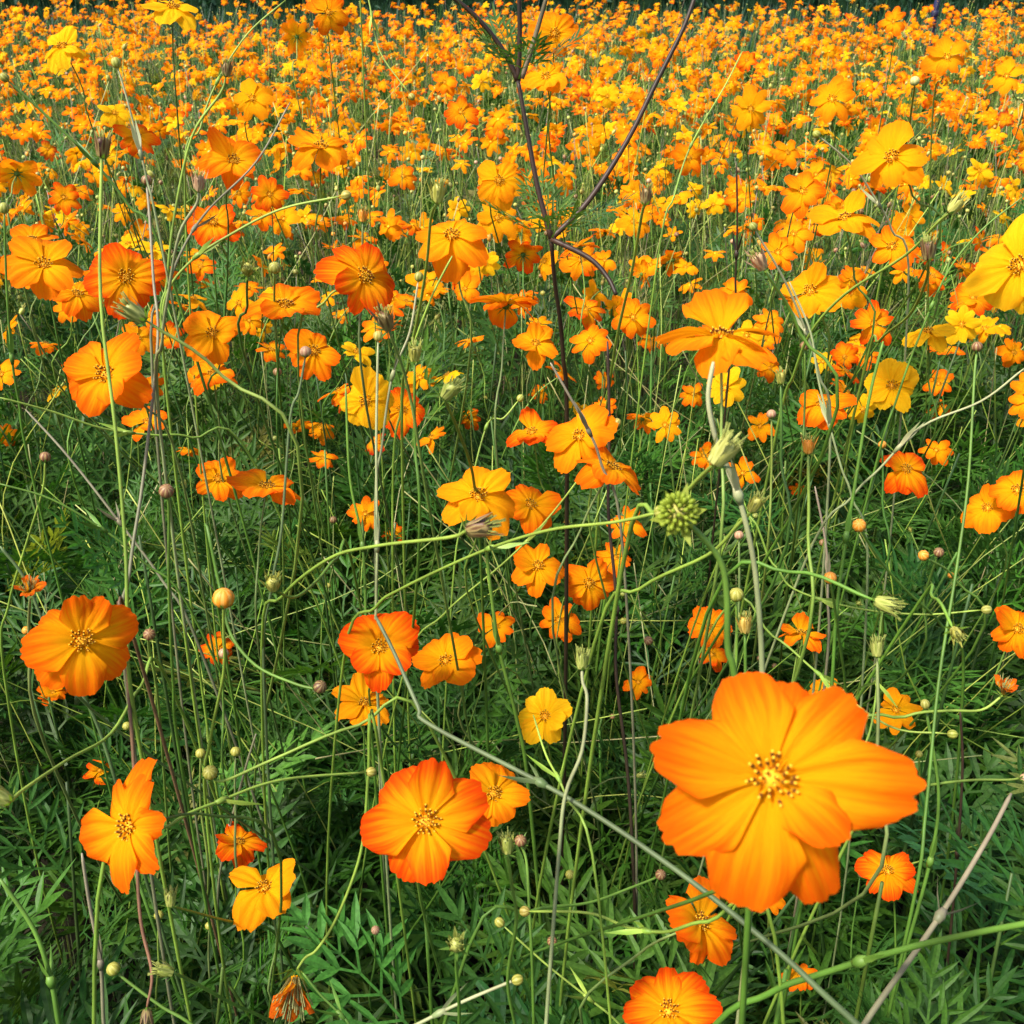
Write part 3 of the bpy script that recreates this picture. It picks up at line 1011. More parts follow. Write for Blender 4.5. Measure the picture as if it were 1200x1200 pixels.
# x, y, width px, kind, colour, usual mm, facing, stem pixels after the head (with depth at the end) or None, label
BUDS = [
 (195, 580, 22, 'b', PURP, 10, (0, .55, .8), [(198, 600), (198, 690), (203, 800)], 0.62, MG, 'round purplish striped bud on a straight green stem'),
 (53, 541, 16, 'b', PURP, 9, (0, .9, .3), [(50, 575), (30, 640), (10, 710)], 0.75, LG, 'small purplish bud above a long arching pale stem'),
 (358, 418, 17, 'b', PNK, 9, (0, .9, .3), [(350, 460), (340, 490), (330, 620), (318, 690)], 0.66, GG, 'pinkish bud on a forked grey-green stem'),
 (325, 440, 13, 'b', PURP, 8, (0, .8, .5), None, 0, None, 'small round pinkish bud beside the forked grey-green stem'),
 (610, 988, 18, 'b', PURP, 9, (0, .4, .9), [(617, 1010), (620, 1060)], 0.6, MG, 'purplish bud opening like a tiny star near the broad frilled flower'),
 (773, 1027, 16, 'b', PURP, 9, (.2, .3, .9), [(740, 1040), (690, 1058), (620, 1068)], 0.56, MG, 'purplish bud at the end of a level green stem'),
 (647, 1105, 15, 'b', PURP, 9, (0, .3, .9), None, 0, None, 'purplish bud low beside a tall thin pale stem'),
 (440, 1092, 13, 'b', PNK, 8, (0, .4, .9), None, 0, None, 'tiny pink bud deep in leaves below the broad frilled flower'),
 (235, 887, 15, 'b', YEL, 9, (0, .7, .6), None, 0, None, 'small pale green round bud, one of three close together'),
 (276, 885, 15, 'b', YEL, 9, (0, .7, .6), None, 0, None, 'small yellowish round bud on the side of three close together'),
 (247, 908, 22, 'b', YEL, 11, (-.1, .3, .9), [(262, 915), (320, 890), (420, 850)], 0.62, LG, 'round yellow-green striped bud, largest of three close together'),
 (186, 1076, 14, 'b', YEL, 9, (0, .6, .7), None, 0, None, 'tiny ochre bud low under the sideways orange flower'),
 (200, 1062, 22, 's', GRN, 9, (0, .7, .4), [(230, 1070), (270, 1080), (310, 1086)], 0.7, MG, 'green seed head with frayed top lying over leaves'),
 (245, 1088, 12, 'b', YEL, 8, (0, .6, .7), None, 0, None, 'tiny pale bud among leaves below the tilted golden flower'),
 (137, 1140, 20, 'b', YEL, 10, (-.5, .5, .6), [(152, 1152), (190, 1180), (230, 1205)], 0.6, MG, 'yellow-green oval bud on a sloping stem low in the leaves'),
 (203, 1140, 24, 's', GRN, 10, (-.8, .2, .5), [(225, 1150), (270, 1175), (320, 1200)], 0.6, MG, 'yellow-green seed head lying sideways low in the leaves'),
 (668, 1027, 14, 'b', YEL, 9, (0, .4, .9), None, 0, None, 'small yellow-brown bud near the tall thin pale stem'),
 (1077, 886, 11, 'b', YEL, 8, (0, .6, .8), None, 0, None, 'tiny tan bud beside a tall green stem'),
 (262, 711, 32, 'b', ORA, 14, (0, .85, .5), [(262, 735), (262, 790), (246, 870)], 0.6, LG, 'plump orange bud about to open'),
 (372, 808, 20, 'b', BRN, 10, (.4, .4, .7), [(345, 801), (300, 780), (270, 742), (258, 690)], 0.62, MG, 'brown round bud at the end of a bowed green stem'),
 (973, 683, 19, 'b', ORA, 10, (0, .8, .5), [(978, 710), (985, 760), (990, 800)], 0.72, MG, 'orange bud on an upright stem'),
 (1007, 618, 20, 'b', ORA, 10, (0, .3, .9), [(1030, 655), (1060, 690), (1105, 735)], 0.68, MG, 'orange round bud on a slanting green stem'),
 (1085, 653, 16, 'b', ORA, 9, (-.5, .4, .7), None, 0, None, 'small orange bud lying beside a brown one'),
 (1099, 651, 15, 'b', PURP, 9, (.2, .6, .7), None, 0, None, 'small brown bud lying beside an orange one'),
 (12, 940, 34, 's', GRN, 13, (-.6, .3, .4), [(28, 925), (80, 890), (130, 860), (165, 805)], 0.62, LG, 'green seed head on a long bowed stem beside the leaves'),
 (520, 466, 30, 's', GRN, 12, (.5, .6, .4), [(535, 500), (550, 540), (556, 570)], 0.62, MG, 'pale green frayed seed head above the broad golden-yellow flower'),
 (682, 785, 26, 's', GRN, 11, (0, .95, .2), [(683, 800), (688, 820), (682, 880), (663, 930), (655, 1000), (640, 1200)], 0.52, PALE, 'upright green seed head on a tall thin pale stem'),
 (1026, 704, 32, 's', GRN, 12, (.6, -.2, .5), None, 0, None, 'green and brown seed head hanging on crossing stems'),
 (1118, 738, 24, 's', YEL, 10, (.2, -.3, .8), None, 0, None, 'yellowish frayed seed head beside a tall green stem'),
 (1028, 770, 24, 's', GRN, 10, (0, .95, .2), None, 0, None, 'upright green seed head below the hanging one'),
 (836, 545, 44, 's', (0.40, 0.42, 0.12), 13, (.5, .75, .3), [(820, 560), (800, 580), (770, 600)], 0.42, LG, 'large pale yellow-green frayed seed head beside the long curved pale stem'),
 (880, 600, 26, 's', YEL, 10, (.4, .75, .4), [(865, 615), (830, 650), (750, 690)], 0.55, LG, 'cream seed head on a stem that slopes behind the curved pale stem'),
 (863, 703, 22, 'b', YEL, 11, (0, .7, .6), None, 0, None, 'yellow-green bud beside the stem of the knobbly green seed head'),
 (873, 742, 26, 's', (0.5, 0.3, 0.05), 11, (0, .9, .4), None, 0, None, 'seed head with orange remains of petals above the huge flower'),
 (866, 632, 14, 'b', PNK, 8, (0, .9, .3), None, 0, None, 'pinkish bud close beside the curved pale stem'),
 (547, 622, 40, 's', BRN, 14, (.9, .2, .4), [(525, 630), (440, 640), (385, 655), (330, 700)], 0.62, LG, 'brown seed head lying sideways on a level green stem'),
 (320, 690, 28, 's', YEL, 12, (0, .5, .8), [(345, 700), (372, 680), (395, 655)], 0.66, MG, 'yellow ragged seed head on a curled stem'),
 (535, 1110, 30, 's', GRN, 11, (0, .2, .9), None, 0, None, 'dull green frayed seed head in leaf shade'),
 (595, 1000, 26, 's', GRN, 10, (-.1, .8, .5), [(600, 1040), (605, 1080), (595, 1150), (605, 1210)], 0.56, MG, 'green seed head with orange tip beside the star-like bud'),
 (290, 320, 24, 's', YEL, 12, (0, .4, .8), None, 0, None, 'yellow-green seed head between the orange flowers and crossing stems'),
 (322, 318, 18, 'b', YEL, 10, (0, .6, .7), None, 0, None, 'yellow-green bud next to the yellow-green seed head'),
 (512, 238, 28, 's', (0.36, 0.36, 0.06), 12, (.1, .95, .2), [(505, 255), (500, 310), (490, 370), (478, 430)], 0.66, LG, 'tall yellow-green seed head beside a large light orange flower'),
 (455, 385, 32, 's', BRN, 13, (-.2, .6, .6), None, 0, None, 'dark frayed seed head under the trailing red-orange flower'),
 (120, 185, 30, 's', (0.12, 0.045, 0.025), 13, (0, .98, .1), [(119, 200), (118, 350), (135, 500), (147, 640), (150, 730)], 0.55, LG, 'dark reddish seed head on a tall light green stem'),
 (233, 225, 24, 's', PNK, 11, (0, .95, .2), [(230, 240), (210, 275), (198, 340), (190, 400)], 0.62, PALE, 'pinkish seed head on a bent pale stem'),
 (172, 217, 16, 'b', PURP, 9, (0, .9, .3), [(175, 250), (180, 330), (185, 400), (168, 560), (152, 670)], 0.56, DRY, 'purplish bud on a very long pale grey stem'),
 (265, 90, 20, 's', BRN, 11, (.1, .95, .1), [(258, 110), (225, 160), (205, 250), (196, 330)], 0.7, LG, 'dark seed head above a long snaking light green stem'),
 (170, 375, 34, 's', (0.16, 0.2, 0.05), 14, (-.7, .5, .3), None, 0, None, 'drooping olive seed head below the red-orange wavy flower'),
 (756, 240, 24, 's', BRN, 11, (.1, .95, .2), [(752, 252), (740, 320), (722, 400), (712, 470)], 0.75, LG, 'brown seed head on a slanting light green stem'),
 (1088, 305, 28, 's', BRN, 12, (0, .95, .2), [(1085, 330), (1065, 370), (1030, 400)], 0.75, LG, 'brown seed head on a bent light green stem'),
 (1112, 250, 26, 's', (0.42, 0.42, 0.1), 12, (.6, .7, .3), [(1098, 262), (1060, 300), (990, 345), (950, 390), (930, 440)], 0.75, LG, 'pale cream seed head at the end of a long arching stem'),
 (1072, 100, 14, 'b', (0.5, 0.5, 0.2), 9, (0, .9, .3), [(1070, 115), (1065, 150), (1060, 175)], 1.0, LG, 'pale cream bud above the tilted golden flower'),
 (895, 315, 28, 's', PNK, 12, (-.4, .7, .4), None, 0, None, 'cream and pink seed head above the golden yellow flower'),
 (915, 460 - 10, 18, 's', YEL, 9, (0, .95, .2), None, 0, None, 'cream seed head on a thin stem under the flower seen from beneath'),
 (35, 697, 24, 'w', YEL, 11, (0, .5, .6), None, 0, None, 'small yellow withered flower above the wide open orange flower'),
 (947, 532, 22, 's', ORA, 10, (0, .9, .2), None, 0, None, 'orange ragged seed head on top of a grey dry stem'),
 (175, 745, 18, 'b', PURP, 9, (0, .2, .9), None, 0, None, 'small star-shaped purple bud beside the wide open orange flower'),
 (262, 770, 15, 'b', PNK, 9, (0, .8, .5), None, 0, None, 'small pink bud in front of a small red-orange flower'),
 (347, 1138, 52, 'w', ORA, 28, (-.1, -.85, .35), [(358, 1122), (372, 1112), (395, 1075), (420, 1010), (428, 960), (432, 905)], 0.62, LG, 'shrivelled orange flower head hanging upside down on a bowed green stem'),
 (797, 606, 50, 'k', (0.34, 0.32, 0.06), 15, (-.15, .25, .9), [(822, 628), (845, 660), (852, 700), (853, 760), (862, 800)], 0.38, MG, 'knobbly green seed head on a thick hooked stem'),
 (172, 1182, 24, 's', (0.06, 0.02, 0.02), 11, (0, -.9, .3), [(178, 1140), (165, 1080), (160, 1000), (157, 900), (150, 790)], 0.56, RED, 'dark withered seed head hanging on the reddish dry stem'),
 (425, 260, 18, 's', ORA, 10, (0, .95, .2), None, 0, None, 'orange-tipped bud above the large red-orange turned flower'),
 (486, 424, 24, 's', YEL, 11, (0, .9, .3), None, 0, None, 'yellow-brown seed head above the pure yellow flower'),
 (943, 410, 14, 'b', PURP, 9, (0, .9, .3), None, 0, None, 'small dark bud near the orange flower with wing-like petals'),
 (904, 490, 14, 'b', PNK, 9, (0, .9, .3), None, 0, None, 'pinkish bud beneath the wing-petalled orange flower'),
 (1034, 555 - 30, 12, 'b', ORA, 8, (0, .9, .3), None, 0, None, 'small orange bud between the warm yellow and the tilted red-orange flower'),
 (1145, 412, 16, 'b', PURP, 9, (0, .9, .3), [(1142, 440), (1135, 560), (1122, 660), (1100, 800), (1085, 950)], 0.62, MG, 'dark round bud on a very tall green stem'),
 (1175, 815, 22, 'w', YEL, 12, (.2, .6, .5), [(1150, 832), (1110, 833), (1060, 840)], 0.66, LG, 'small withered yellow flower on a level pale stem'),
 (1195, 912, 18, 's', PNK, 11, (.9, .1, .3), [(1180, 914), (1130, 915), (1060, 928)], 0.6, LG, 'pinkish seed head at the tip of a level pale stem'),
]
for (x, y, w, kind, col, mm, nn, path, dend, scol, lab) in BUDS:
    D = depth_for(x, y, mm / 1000 * FPX / w, 0.30)
    size = w * D / FPX
    r = ray(x, y)
    z = -r / np.linalg.norm(r)
    up = UPV - z * (UPV @ z)
    up /= np.linalg.norm(up)
    n = RGT * nn[0] + up * nn[1] + z * nn[2]
    pp = None
    if path:
        P = pix_path([(x, y)] + path, D, max(dend, D * 0.9))
        pp = smooth_path(down_to_ground(P), 5)
    bud(at(x, y, D), n, size * (0.80 if kind in 'bk' else 1.0), kind, col, lab, 'buds and seed heads', pp, scol, 0.0013 if kind == 'k' else 0.0010)

# ------------------------------------------------------------------ single stems without a head in view
# pixels from the top end down, depth at both ends, radius mm, colour, category word, label
STEMS = [
 ([(440, 722), (462, 765), (490, 828), (505, 850), (660, 932), (790, 1018), (900, 1105), (960, 1160), (1040, 1240)], .60, .40, 1.7, GG, 'long grey-green stem slanting in front of everything below the yellow flower'),
 ([(1215, 1080), (1140, 1094), (1060, 1112), (960, 1142), (900, 1165)], .40, .50, 1.9, MG, 'thick green stem lying across the broad leaves'),
 ([(1185, 930), (1160, 978), (1120, 1045), (1080, 1105), (1010, 1205)], .52, .46, 1.7, DRY, 'thick grey dry stem leaning under the thick green stem'),
 ([(712, 400), (714, 500), (713, 600), (722, 700), (722, 790), (735, 900), (742, 1010)], .72, .80, 1.7, DARK, 'tall dark brown stem running down between the orange flowers'),
 ([(607, 470), (590, 490), (570, 500), (545, 600)], .85, .85, 1.0, LG, 'thin light stem behind the broad golden-yellow flower'),
 ([(443, 400), (441, 520), (442, 640), (441, 700)], .62, .66, 1.2, PALE, 'upright pale grey-green stem beneath the pure yellow flower'),
 ([(405, 450), (410, 560), (425, 640), (430, 760)], .70, .74, 1.3, MG, 'upright green stem next to the pale grey-green stem'),
 ([(770, 601), (720, 612), (640, 622), (560, 648), (470, 690), (440, 712)], .42, .62, 1.1, LG, 'long bowed light green stem reaching from the knobbly seed head'),
 ([(720, 500), (690, 545), (640, 610), (590, 660), (520, 720)], .70, .76, .9, LG, 'thin straight light green stem crossing the bowed stem'),
 ([(568, 628), (575, 690), (585, 760), (605, 840)], .66, .72, 1.7, MG, 'leaning green stem beneath the broad golden-yellow flower'),
 ([(625, 838), (640, 885), (663, 932)], .60, .56, .9, LG, 'thin side branch under the lone yellow flower'),
 ([(430, 905), (330, 914), (260, 938), (198, 968)], .60, .50, 1.1, LG, 'bowed light green stem leading to the sideways orange flower'),
 ([(0, 466), (60, 482), (120, 502), (180, 510), (225, 513)], .62, .70, 1.0, LG, 'light green stem arching below the large loose-petalled flower'),
 ([(0, 567), (60, 585), (120, 620), (170, 660)], .66, .70, 1.0, MG, 'green stem arching over the leaves beside the tall light green stem'),
 ([(30, 480), (80, 535), (140, 612), (190, 680)], .80, .80, 1.3, DRY, 'grey dry stem slanting behind the tall light green stem'),
 ([(0, 640), (30, 680), (60, 750), (110, 840), (140, 930)], .62, .68, 1.4, GG, 'grey stem slanting behind the wide open orange flower'),
 ([(96, 1000), (105, 1060), (118, 1130), (122, 1205)], .66, .70, 1.6, DRY, 'upright tan dry stem low beside the sideways orange flower'),
 ([(0, 1030), (40, 1090), (60, 1150), (70, 1205)], .60, .62, 2.0, MG, 'thick green stem rising from the low leaves'),
 ([(300, 860), (285, 910), (262, 1000)], .74, .8, 1.3, DRY, 'greyish stem behind the three small buds'),
 ([(400, 230), (330, 245), (270, 275), (225, 305), (195, 345), (190, 400)], .62, .66, 1.1, LG, 'arching pale green stem crossing a bent pale stem'),
 ([(340, 120), (300, 190), (245, 245), (215, 290), (195, 345)], .8, .72, 1.1, DRY, 'tan stem slanting through the dense orange patch'),
 ([(335, 0), (290, 40), (255, 95), (235, 150)], .8, .8, 1.0, LG, 'light green stem reaching over the far dark grass'),
 ([(138, 80), (150, 120), (165, 180), (172, 210)], .62, .64, .9, PALE, 'pale thin stem above the long pale grey stem'),
 ([(10, 95), (70, 150), (110, 190), (150, 240)], .7, .75, 1.3, MG, 'green stem slanting beside the dark reddish seed head'),
 ([(490, 330), (480, 390), (460, 440), (448, 520)], .66, .70, 1.1, PALE, 'slender pale stem among three close behind the pure yellow flower'),
 ([(530, 300), (505, 350), (480, 420), (470, 480)], .66, .70, 1.0, LG, 'slender light green stem among three close behind the pure yellow flower'),
 ([(645, 425), (665, 460), (690, 505), (705, 545)], .62, .64, 1.1, DRY, 'pinkish dry stem crossing the row of four orange flowers'),
 ([(836, 424), (830, 470), (842, 525), (862, 570), (880, 640), (888, 700), (893, 785)], .42, .46, 1.5, PALE, 'long curved pale stem thickening downward under the flower seen from beneath'),
 ([(925, 330), (950, 390), (960, 450), (985, 545), (998, 582)], .62, .66, .9, PALE, 'pale thin stem joining the branching green stem'),
 ([(1035, 400), (1018, 470), (1000, 580), (990, 640), (980, 720), (975, 800)], .62, .68, 1.4, MG, 'branching green stem in front of the round warm yellow flower'),
 ([(1200, 432), (1150, 470), (1080, 500), (1030, 550), (998, 583)], .60, .66, 1.0, PALE, 'long pale stem arching away from the branching green stem'),
 ([(955, 570), (968, 640), (970, 700)], .72, .74, 1.2, DRY, 'grey dry stem under the orange ragged seed head'),
 ([(1150, 715), (1080, 720), (1000, 712), (930, 690), (905, 660)], .66, .70, .9, LG, 'long light stem sweeping under the hanging green seed head'),
 ([(1110, 860), (1040, 850), (960, 790), (905, 745)], .66, .70, 1.0, LG, 'light green stem curving behind the huge orange flower'),
 ([(1005, 890), (1020, 855), (1028, 800), (1030, 750)], .55, .66, .9, LG, 'thin light stem beside the small yellow-gold flower'),
 ([(1085, 830), (1100, 930), (1090, 1010), (1060, 1120)], .66, .72, 1.6, MG, 'upright green stem beside the thick grey dry stem'),
 ([(1125, 830), (1128, 900), (1122, 1000), (1110, 1130)], .72, .78, 1.3, DARK, 'dark stem beside an upright green stem'),
 ([(620, 1068), (690, 1070), (735, 1086), (780, 1092), (830, 1080)], .58, .50, 1.1, LG, 'light green stem lying level below the star-like purplish bud'),
 ([(600, 1150), (592, 1153), (540, 1175), (490, 1200), (440, 1225)], .56, .56, 1.3, PALE, 'pale stem lying level in the low leaves'),
 ([(590, 1085), (640, 1130), (690, 1170), (730, 1205)], .62, .62, .9, LG, 'thin light green stem running down through low leaves'),
 ([(355, 1140), (375, 1165), (400, 1190), (415, 1210)], .60, .60, 1.0, MG, 'short green stem below the shrivelled orange flower'),
 ([(885, 270), (920, 330), (945, 390), (960, 440)], .70, .76, 1.2, PALE, 'pale stem slanting in front of the golden yellow flower'),
 ([(1200, 230), (1150, 270), (1110, 320), (1075, 400), (1050, 470)], .72, .78, 1.0, MG, 'green stem arching beside the large lemon yellow flower'),
 ([(960, 160), (1000, 195), (1030, 240), (1045, 270)], .8, .85, 1.1, PALE, 'pale dry stem under the tilted golden flower'),
 ([(870, 60), (850, 100), (810, 170), (790, 230)], .9, .9, 1.0, LG, 'light green stem slanting through the far rows by a scarlet flower'),
 ([(863, 190), (864, 260), (862, 320)], .85, .9, 1.2, DARK, 'dark upright stem beside the small lemon yellow flower'),
 ([(480, 110), (445, 60), (432, 0)], .9, .9, .9, LG, 'light stem reaching up over the far rows'),
 ([(5, 250), (8, 340), (14, 420), (22, 470)], .6, .66, 1.0, MG, 'upright green stem beside the light orange double flower'),
]
for pts, d0, d1, rr, colr, lab in STEMS:
    P = down_to_ground(pix_path(pts, d0, d1))
    path = smooth_path(P, 6)
    root = thing('dry_stem' if colr in (DRY, RED, DARK) else 'green_stem', path[-1], lab, 'stem', 'stems rising through the bed')
    st = add_stem(root, path, rr * 0.0008, rr * 0.0012, vary(colr, 0.08), 8)
    if colr in (LG, MG, PALE) and 0 < pts[0][0] < 1200 and pts[0][1] > 0 and not blocked(pts[0][0], pts[0][1], d0):
        dd = path[0] - path[2]
        hm = Matrix.Translation(Vector(path[0] - path[-1])) @ frame_from(dd, 0.3) @ Matrix.Diagonal((0.006, 0.006, 0.007, 1))
        child('bud', BUD_M, root, hm, vary(YEL, 0.2))
    # a swollen node with a pair of small bracts part way along
    k = int(len(path) * 0.35)
    t = T()
    d = path[k + 1] - path[k - 1]
    d = d / np.linalg.norm(d)
    o = np.array(path[-1])
    tube(t, [path[k] - o - d * 0.004, path[k] - o, path[k] - o + d * 0.004], [rr * 0.001, rr * 0.0016, rr * 0.001], 8)
    s = np.cross(d, (0.3, 0.2, 0.9))
    for sg in (-1, 1):
        blade(t, path[k] - o, s * sg - d * 0.8, -d, 0.022, 0.003, 0.2)
    child('node', to_mesh('node', t, M_STEM), root, None, vary(colr, 0.08))

# the dark forked stem
jn, jt = (646, 280), (607, 95)
D0, D1 = 0.62, 0.60
arms = [[(646, 280), (630, 220), (617, 150), (607, 95)], [(607, 95), (590, 60), (560, 22), (525, -8)], [(607, 95), (609, 40), (608, -10)], [(611, 92), (625, 50), (642, -8)],
        [(646, 280), (690, 235), (735, 165), (770, 95), (800, 35), (815, -5)], [(646, 280), (690, 302), (712, 325), (722, 345)]]
P = down_to_ground(pix_path([(646, 280), (650, 330), (656, 372), (660, 420)], D0, 0.68))
path = smooth_path(P, 6)
fork = thing('forked_stem', path[-1], 'tall dark brown forked stem with slender arms rising above the flowers', 'stem')
add_stem(fork, path, 0.0016, 0.0022, DARK, 8)
for k, a in enumerate(arms):
    pth = smooth_path(pix_path(a, D0, D1), 6)
    t = T()
    n = len(pth)
    tube(t, [p - np.array(path[-1]) for p in pth], [0.0018 - 0.0006 * i / n for i in range(n)], 7)
    child('branch', to_mesh('branch', t, M_STEM), fork, None, (0.050, 0.024, 0.014) if k != 3 else (0.22, 0.16, 0.10))
for (jx, jy, nleaf) in ((646, 280, 5), (607, 95, 4)):
    for q in range(nleaf):
        b = at(jx, jy, D0) - path[-1]
        m = Matrix.Translation(Vector(b)) @ Matrix.Rotation(q * 1.5 + 0.4, 4, 'Z') @ Matrix.Rotation(RAD(random.uniform(20, 55)), 4, 'X') @ Matrix.Diagonal((0.05, 0.055, 0.05, 1))
        child('leaf', random.choice(LEAF_M), fork, m, (0.06, 0.13, 0.03))

# ------------------------------------------------------------------ further single flowers: the nearer part of the crowded rows
PAL = ['O'] * 32 + ['Q'] * 25 + ['D'] * 8 + ['G'] * 22 + ['Y'] * 15 + ['R'] * 2
CNAME = {'O': 'orange', 'Q': 'light orange', 'D': 'red-orange', 'G': 'golden', 'Y': 'yellow', 'R': 'crimson'}


MARKS = [(905, 912, 'huge orange flower'), (499, 963, 'broad frilled red-orange flower'), (96, 751, 'wide open eight-petalled orange flower'), (154, 968, 'sideways orange flower'),
         (311, 1042, 'tilted golden flower'), (784, 1186, 'low scarlet-orange flower'), (347, 1140, 'shrivelled hanging flower head'), (639, 840, 'lone bright yellow flower'),
         (445, 760, 'star-like deep orange flower'), (797, 606, 'knobbly green seed head'), (560, 583, 'broad golden-yellow flower'), (430, 470, 'pure yellow flower'),
         (680, 520, 'row of four orange flowers'), (125, 440, 'large loose-petalled orange flower'), (845, 398, 'large flower seen from beneath'), (1045, 452, 'round warm yellow flower'),
         (1196, 312, 'large lemon yellow flower'), (1046, 186, 'lit-through golden flower'), (880, 128, 'flat golden flower'), (646, 280, 'fork of the dark stem'),
         (607, 95, 'upper joint of the dark stem'), (425, 325, 'large turned red-orange flower'), (148, 325, 'wavy red-orange flower'), (52, 312, 'light orange double flower'),
         (20, 203, 'flower showing its back'), (120, 185, 'dark reddish seed head'), (376, 174, 'raised edge-on light orange flower'), (334, 360, 'flower with a standing petal'),
         (74, 56, 'lemon yellow flower on edge'), (203, 10, 'yellow flower over the far grass'), (385, 15, 'plain orange flower over the grass'), (1158, 596, 'cluster of three orange flowers'),
         (262, 711, 'plump orange bud'), (312, 573, 'wide edge-on orange flower'), (1041, 1022, 'upturned red-orange flower'), (1192, 738, 'orange flower standing alone'),
         (690, 684, 'round flower on the dark stem'), (742, 372, 'round outward-facing orange flower'), (990, 258, 'level golden flower'), (1110, 68, 'long-petalled orange flower')]


def beside(x, y, D):
    """which findable thing a lesser one stands next to, and on which side of it in depth"""
    mx, my, name = min(MARKS, key=lambda m: (m[0] - x) ** 2 + (m[1] - y) ** 2)
    md = min(HEADS, key=lambda h: (h[0] - mx) ** 2 + (h[1] - my) ** 2)[3]
    rel = 'far behind' if D > md * 2 else ('just behind' if D > md * 1.25 else ('in front of' if D < md * 0.85 else 'beside'))
    return '%s the %s' % (rel, name)


pts = []
tries = 0
LAYER = []
while len(LAYER) < 4300 and tries < 80000:
    tries += 1
    Y = 0.86 + (8.4 - 0.86) * random.random() ** 0.76
    X = random.uniform(-1, 1) * (0.54 * Y + 0.22)
    if Y < 1.3 and random.random() > 0.45 + 0.55 * (Y - 0.86) / 0.44:
        continue
    zmean = 0.64 + 0.07 * min(1, (Y - 0.86) / 1.2)
    Z = random.gauss(zmean, 0.065)
    # the bed ends unevenly
    if Y > 7.6 + 0.6 * math.sin(X * 1.7 + 1.0) + 0.4 * math.sin(X * 4):
        continue
    x, y, D = project((X, Y, Z))
    if y > 540:
        continue
    c = random.choice(PAL)
    s = random.gauss(0.043, 0.006) * (0.92 if c in 'YR' else 1.0)
    n = (random.gauss(0, 0.35), random.gauss(-0.36, 0.46), random.gauss(0.68, 0.25))
    if blocked(x, y, D, s * FPX / D * 0.35):
        continue
    LAYER.append((s / D, (X, Y, Z), n, s, c, x, y, D))
LAYER.sort(key=lambda a: -a[0])
inview = [a for a in LAYER if -8 < a[5] < 1208 and a[6] > -8]
rest = [a for a in LAYER if not (-8 < a[5] < 1208 and a[6] > -8)]
NSINGLE = 300 - len(HERO)
for (k, p, n, s, c, x, y, D) in inview[:NSINGLE]:
    size = 'small' if s < 0.040 else ('broad' if s > 0.048 else 'medium')
    att = 'held level' if n[2] > 0.85 else ('facing outward' if n[1] < -0.55 else ('leaning aside' if abs(n[0]) > 0.35 else 'tilted'))
    lab = '%s %s cosmos flower %s %s' % (size, CNAME[c], att, beside(x, y, D))
    flower(p, n, s, vary(COLS[c], 0.08), lab, 'cosmos flowers in the crowded rows', 1)

# ------------------------------------------------------------------ the flowers beyond those: one mass
crowd = Crowd([M_PETAL_T, M_DISC, M_STEM_T])


def np4(m):
    return np.array(m)


STEM_LO = []
for q in range(6):
    t = T()
    rr = random.Random(q + 50)
    a, b = rr.uniform(-0.07, 0.07), rr.uniform(-0.07, 0.07)
    tube(t, smooth_path([(0, 0, 1), (a * 0.2, b * 0.2, 0.88), (a, b, 0.5), (a * 1.4, b * 0.6, 0)], 2), 0.0009, 3)
    STEM_LO.append(t)
for (k, p, n, s, c, x, y, D) in inview[NSINGLE:] + rest:
    H = Matrix.Translation(p) @ frame_from(n, random.uniform(0, 6)) @ Matrix.Diagonal((s / 2, s / 2, s / 2, 1))
    colr = vary(COLS[c], 0.10)
    kk = random.choice((7, 8, 8))
    op = random.uniform(-10, 26)
    for i in range(kk):
        ln = random.uniform(0.88, 1.05)
        m = H @ Matrix.Rotation(2 * math.pi * i / kk + random.uniform(-0.12, 0.12), 4, 'Z') @ Matrix.Translation((0, 0.05, 0.012 * (i % 2))) @ Matrix.Rotation(RAD(random.uniform(-16, 26) + op), 4, 'X') @ Matrix.Diagonal((ln, ln, ln, 1))
        crowd.add(random.choice(PET_LO), np4(m), 0, colr)
    crowd.add(DISC_LO, np4(H), 1, colr)
    m = Matrix.Translation((p[0], p[1], 0)) @ Matrix.Rotation(random.uniform(0, 6.28), 4, 'Z') @ Matrix.Diagonal((1, 1, p[2], 1))
    crowd.add(random.choice(STEM_LO), np4(m), 2, vary(random.choice(STEM_C), 0.2))
crowd.build('cosmos_flower_mass', 'dense mass of small orange and yellow cosmos flowers filling the far rows', 'flowers')

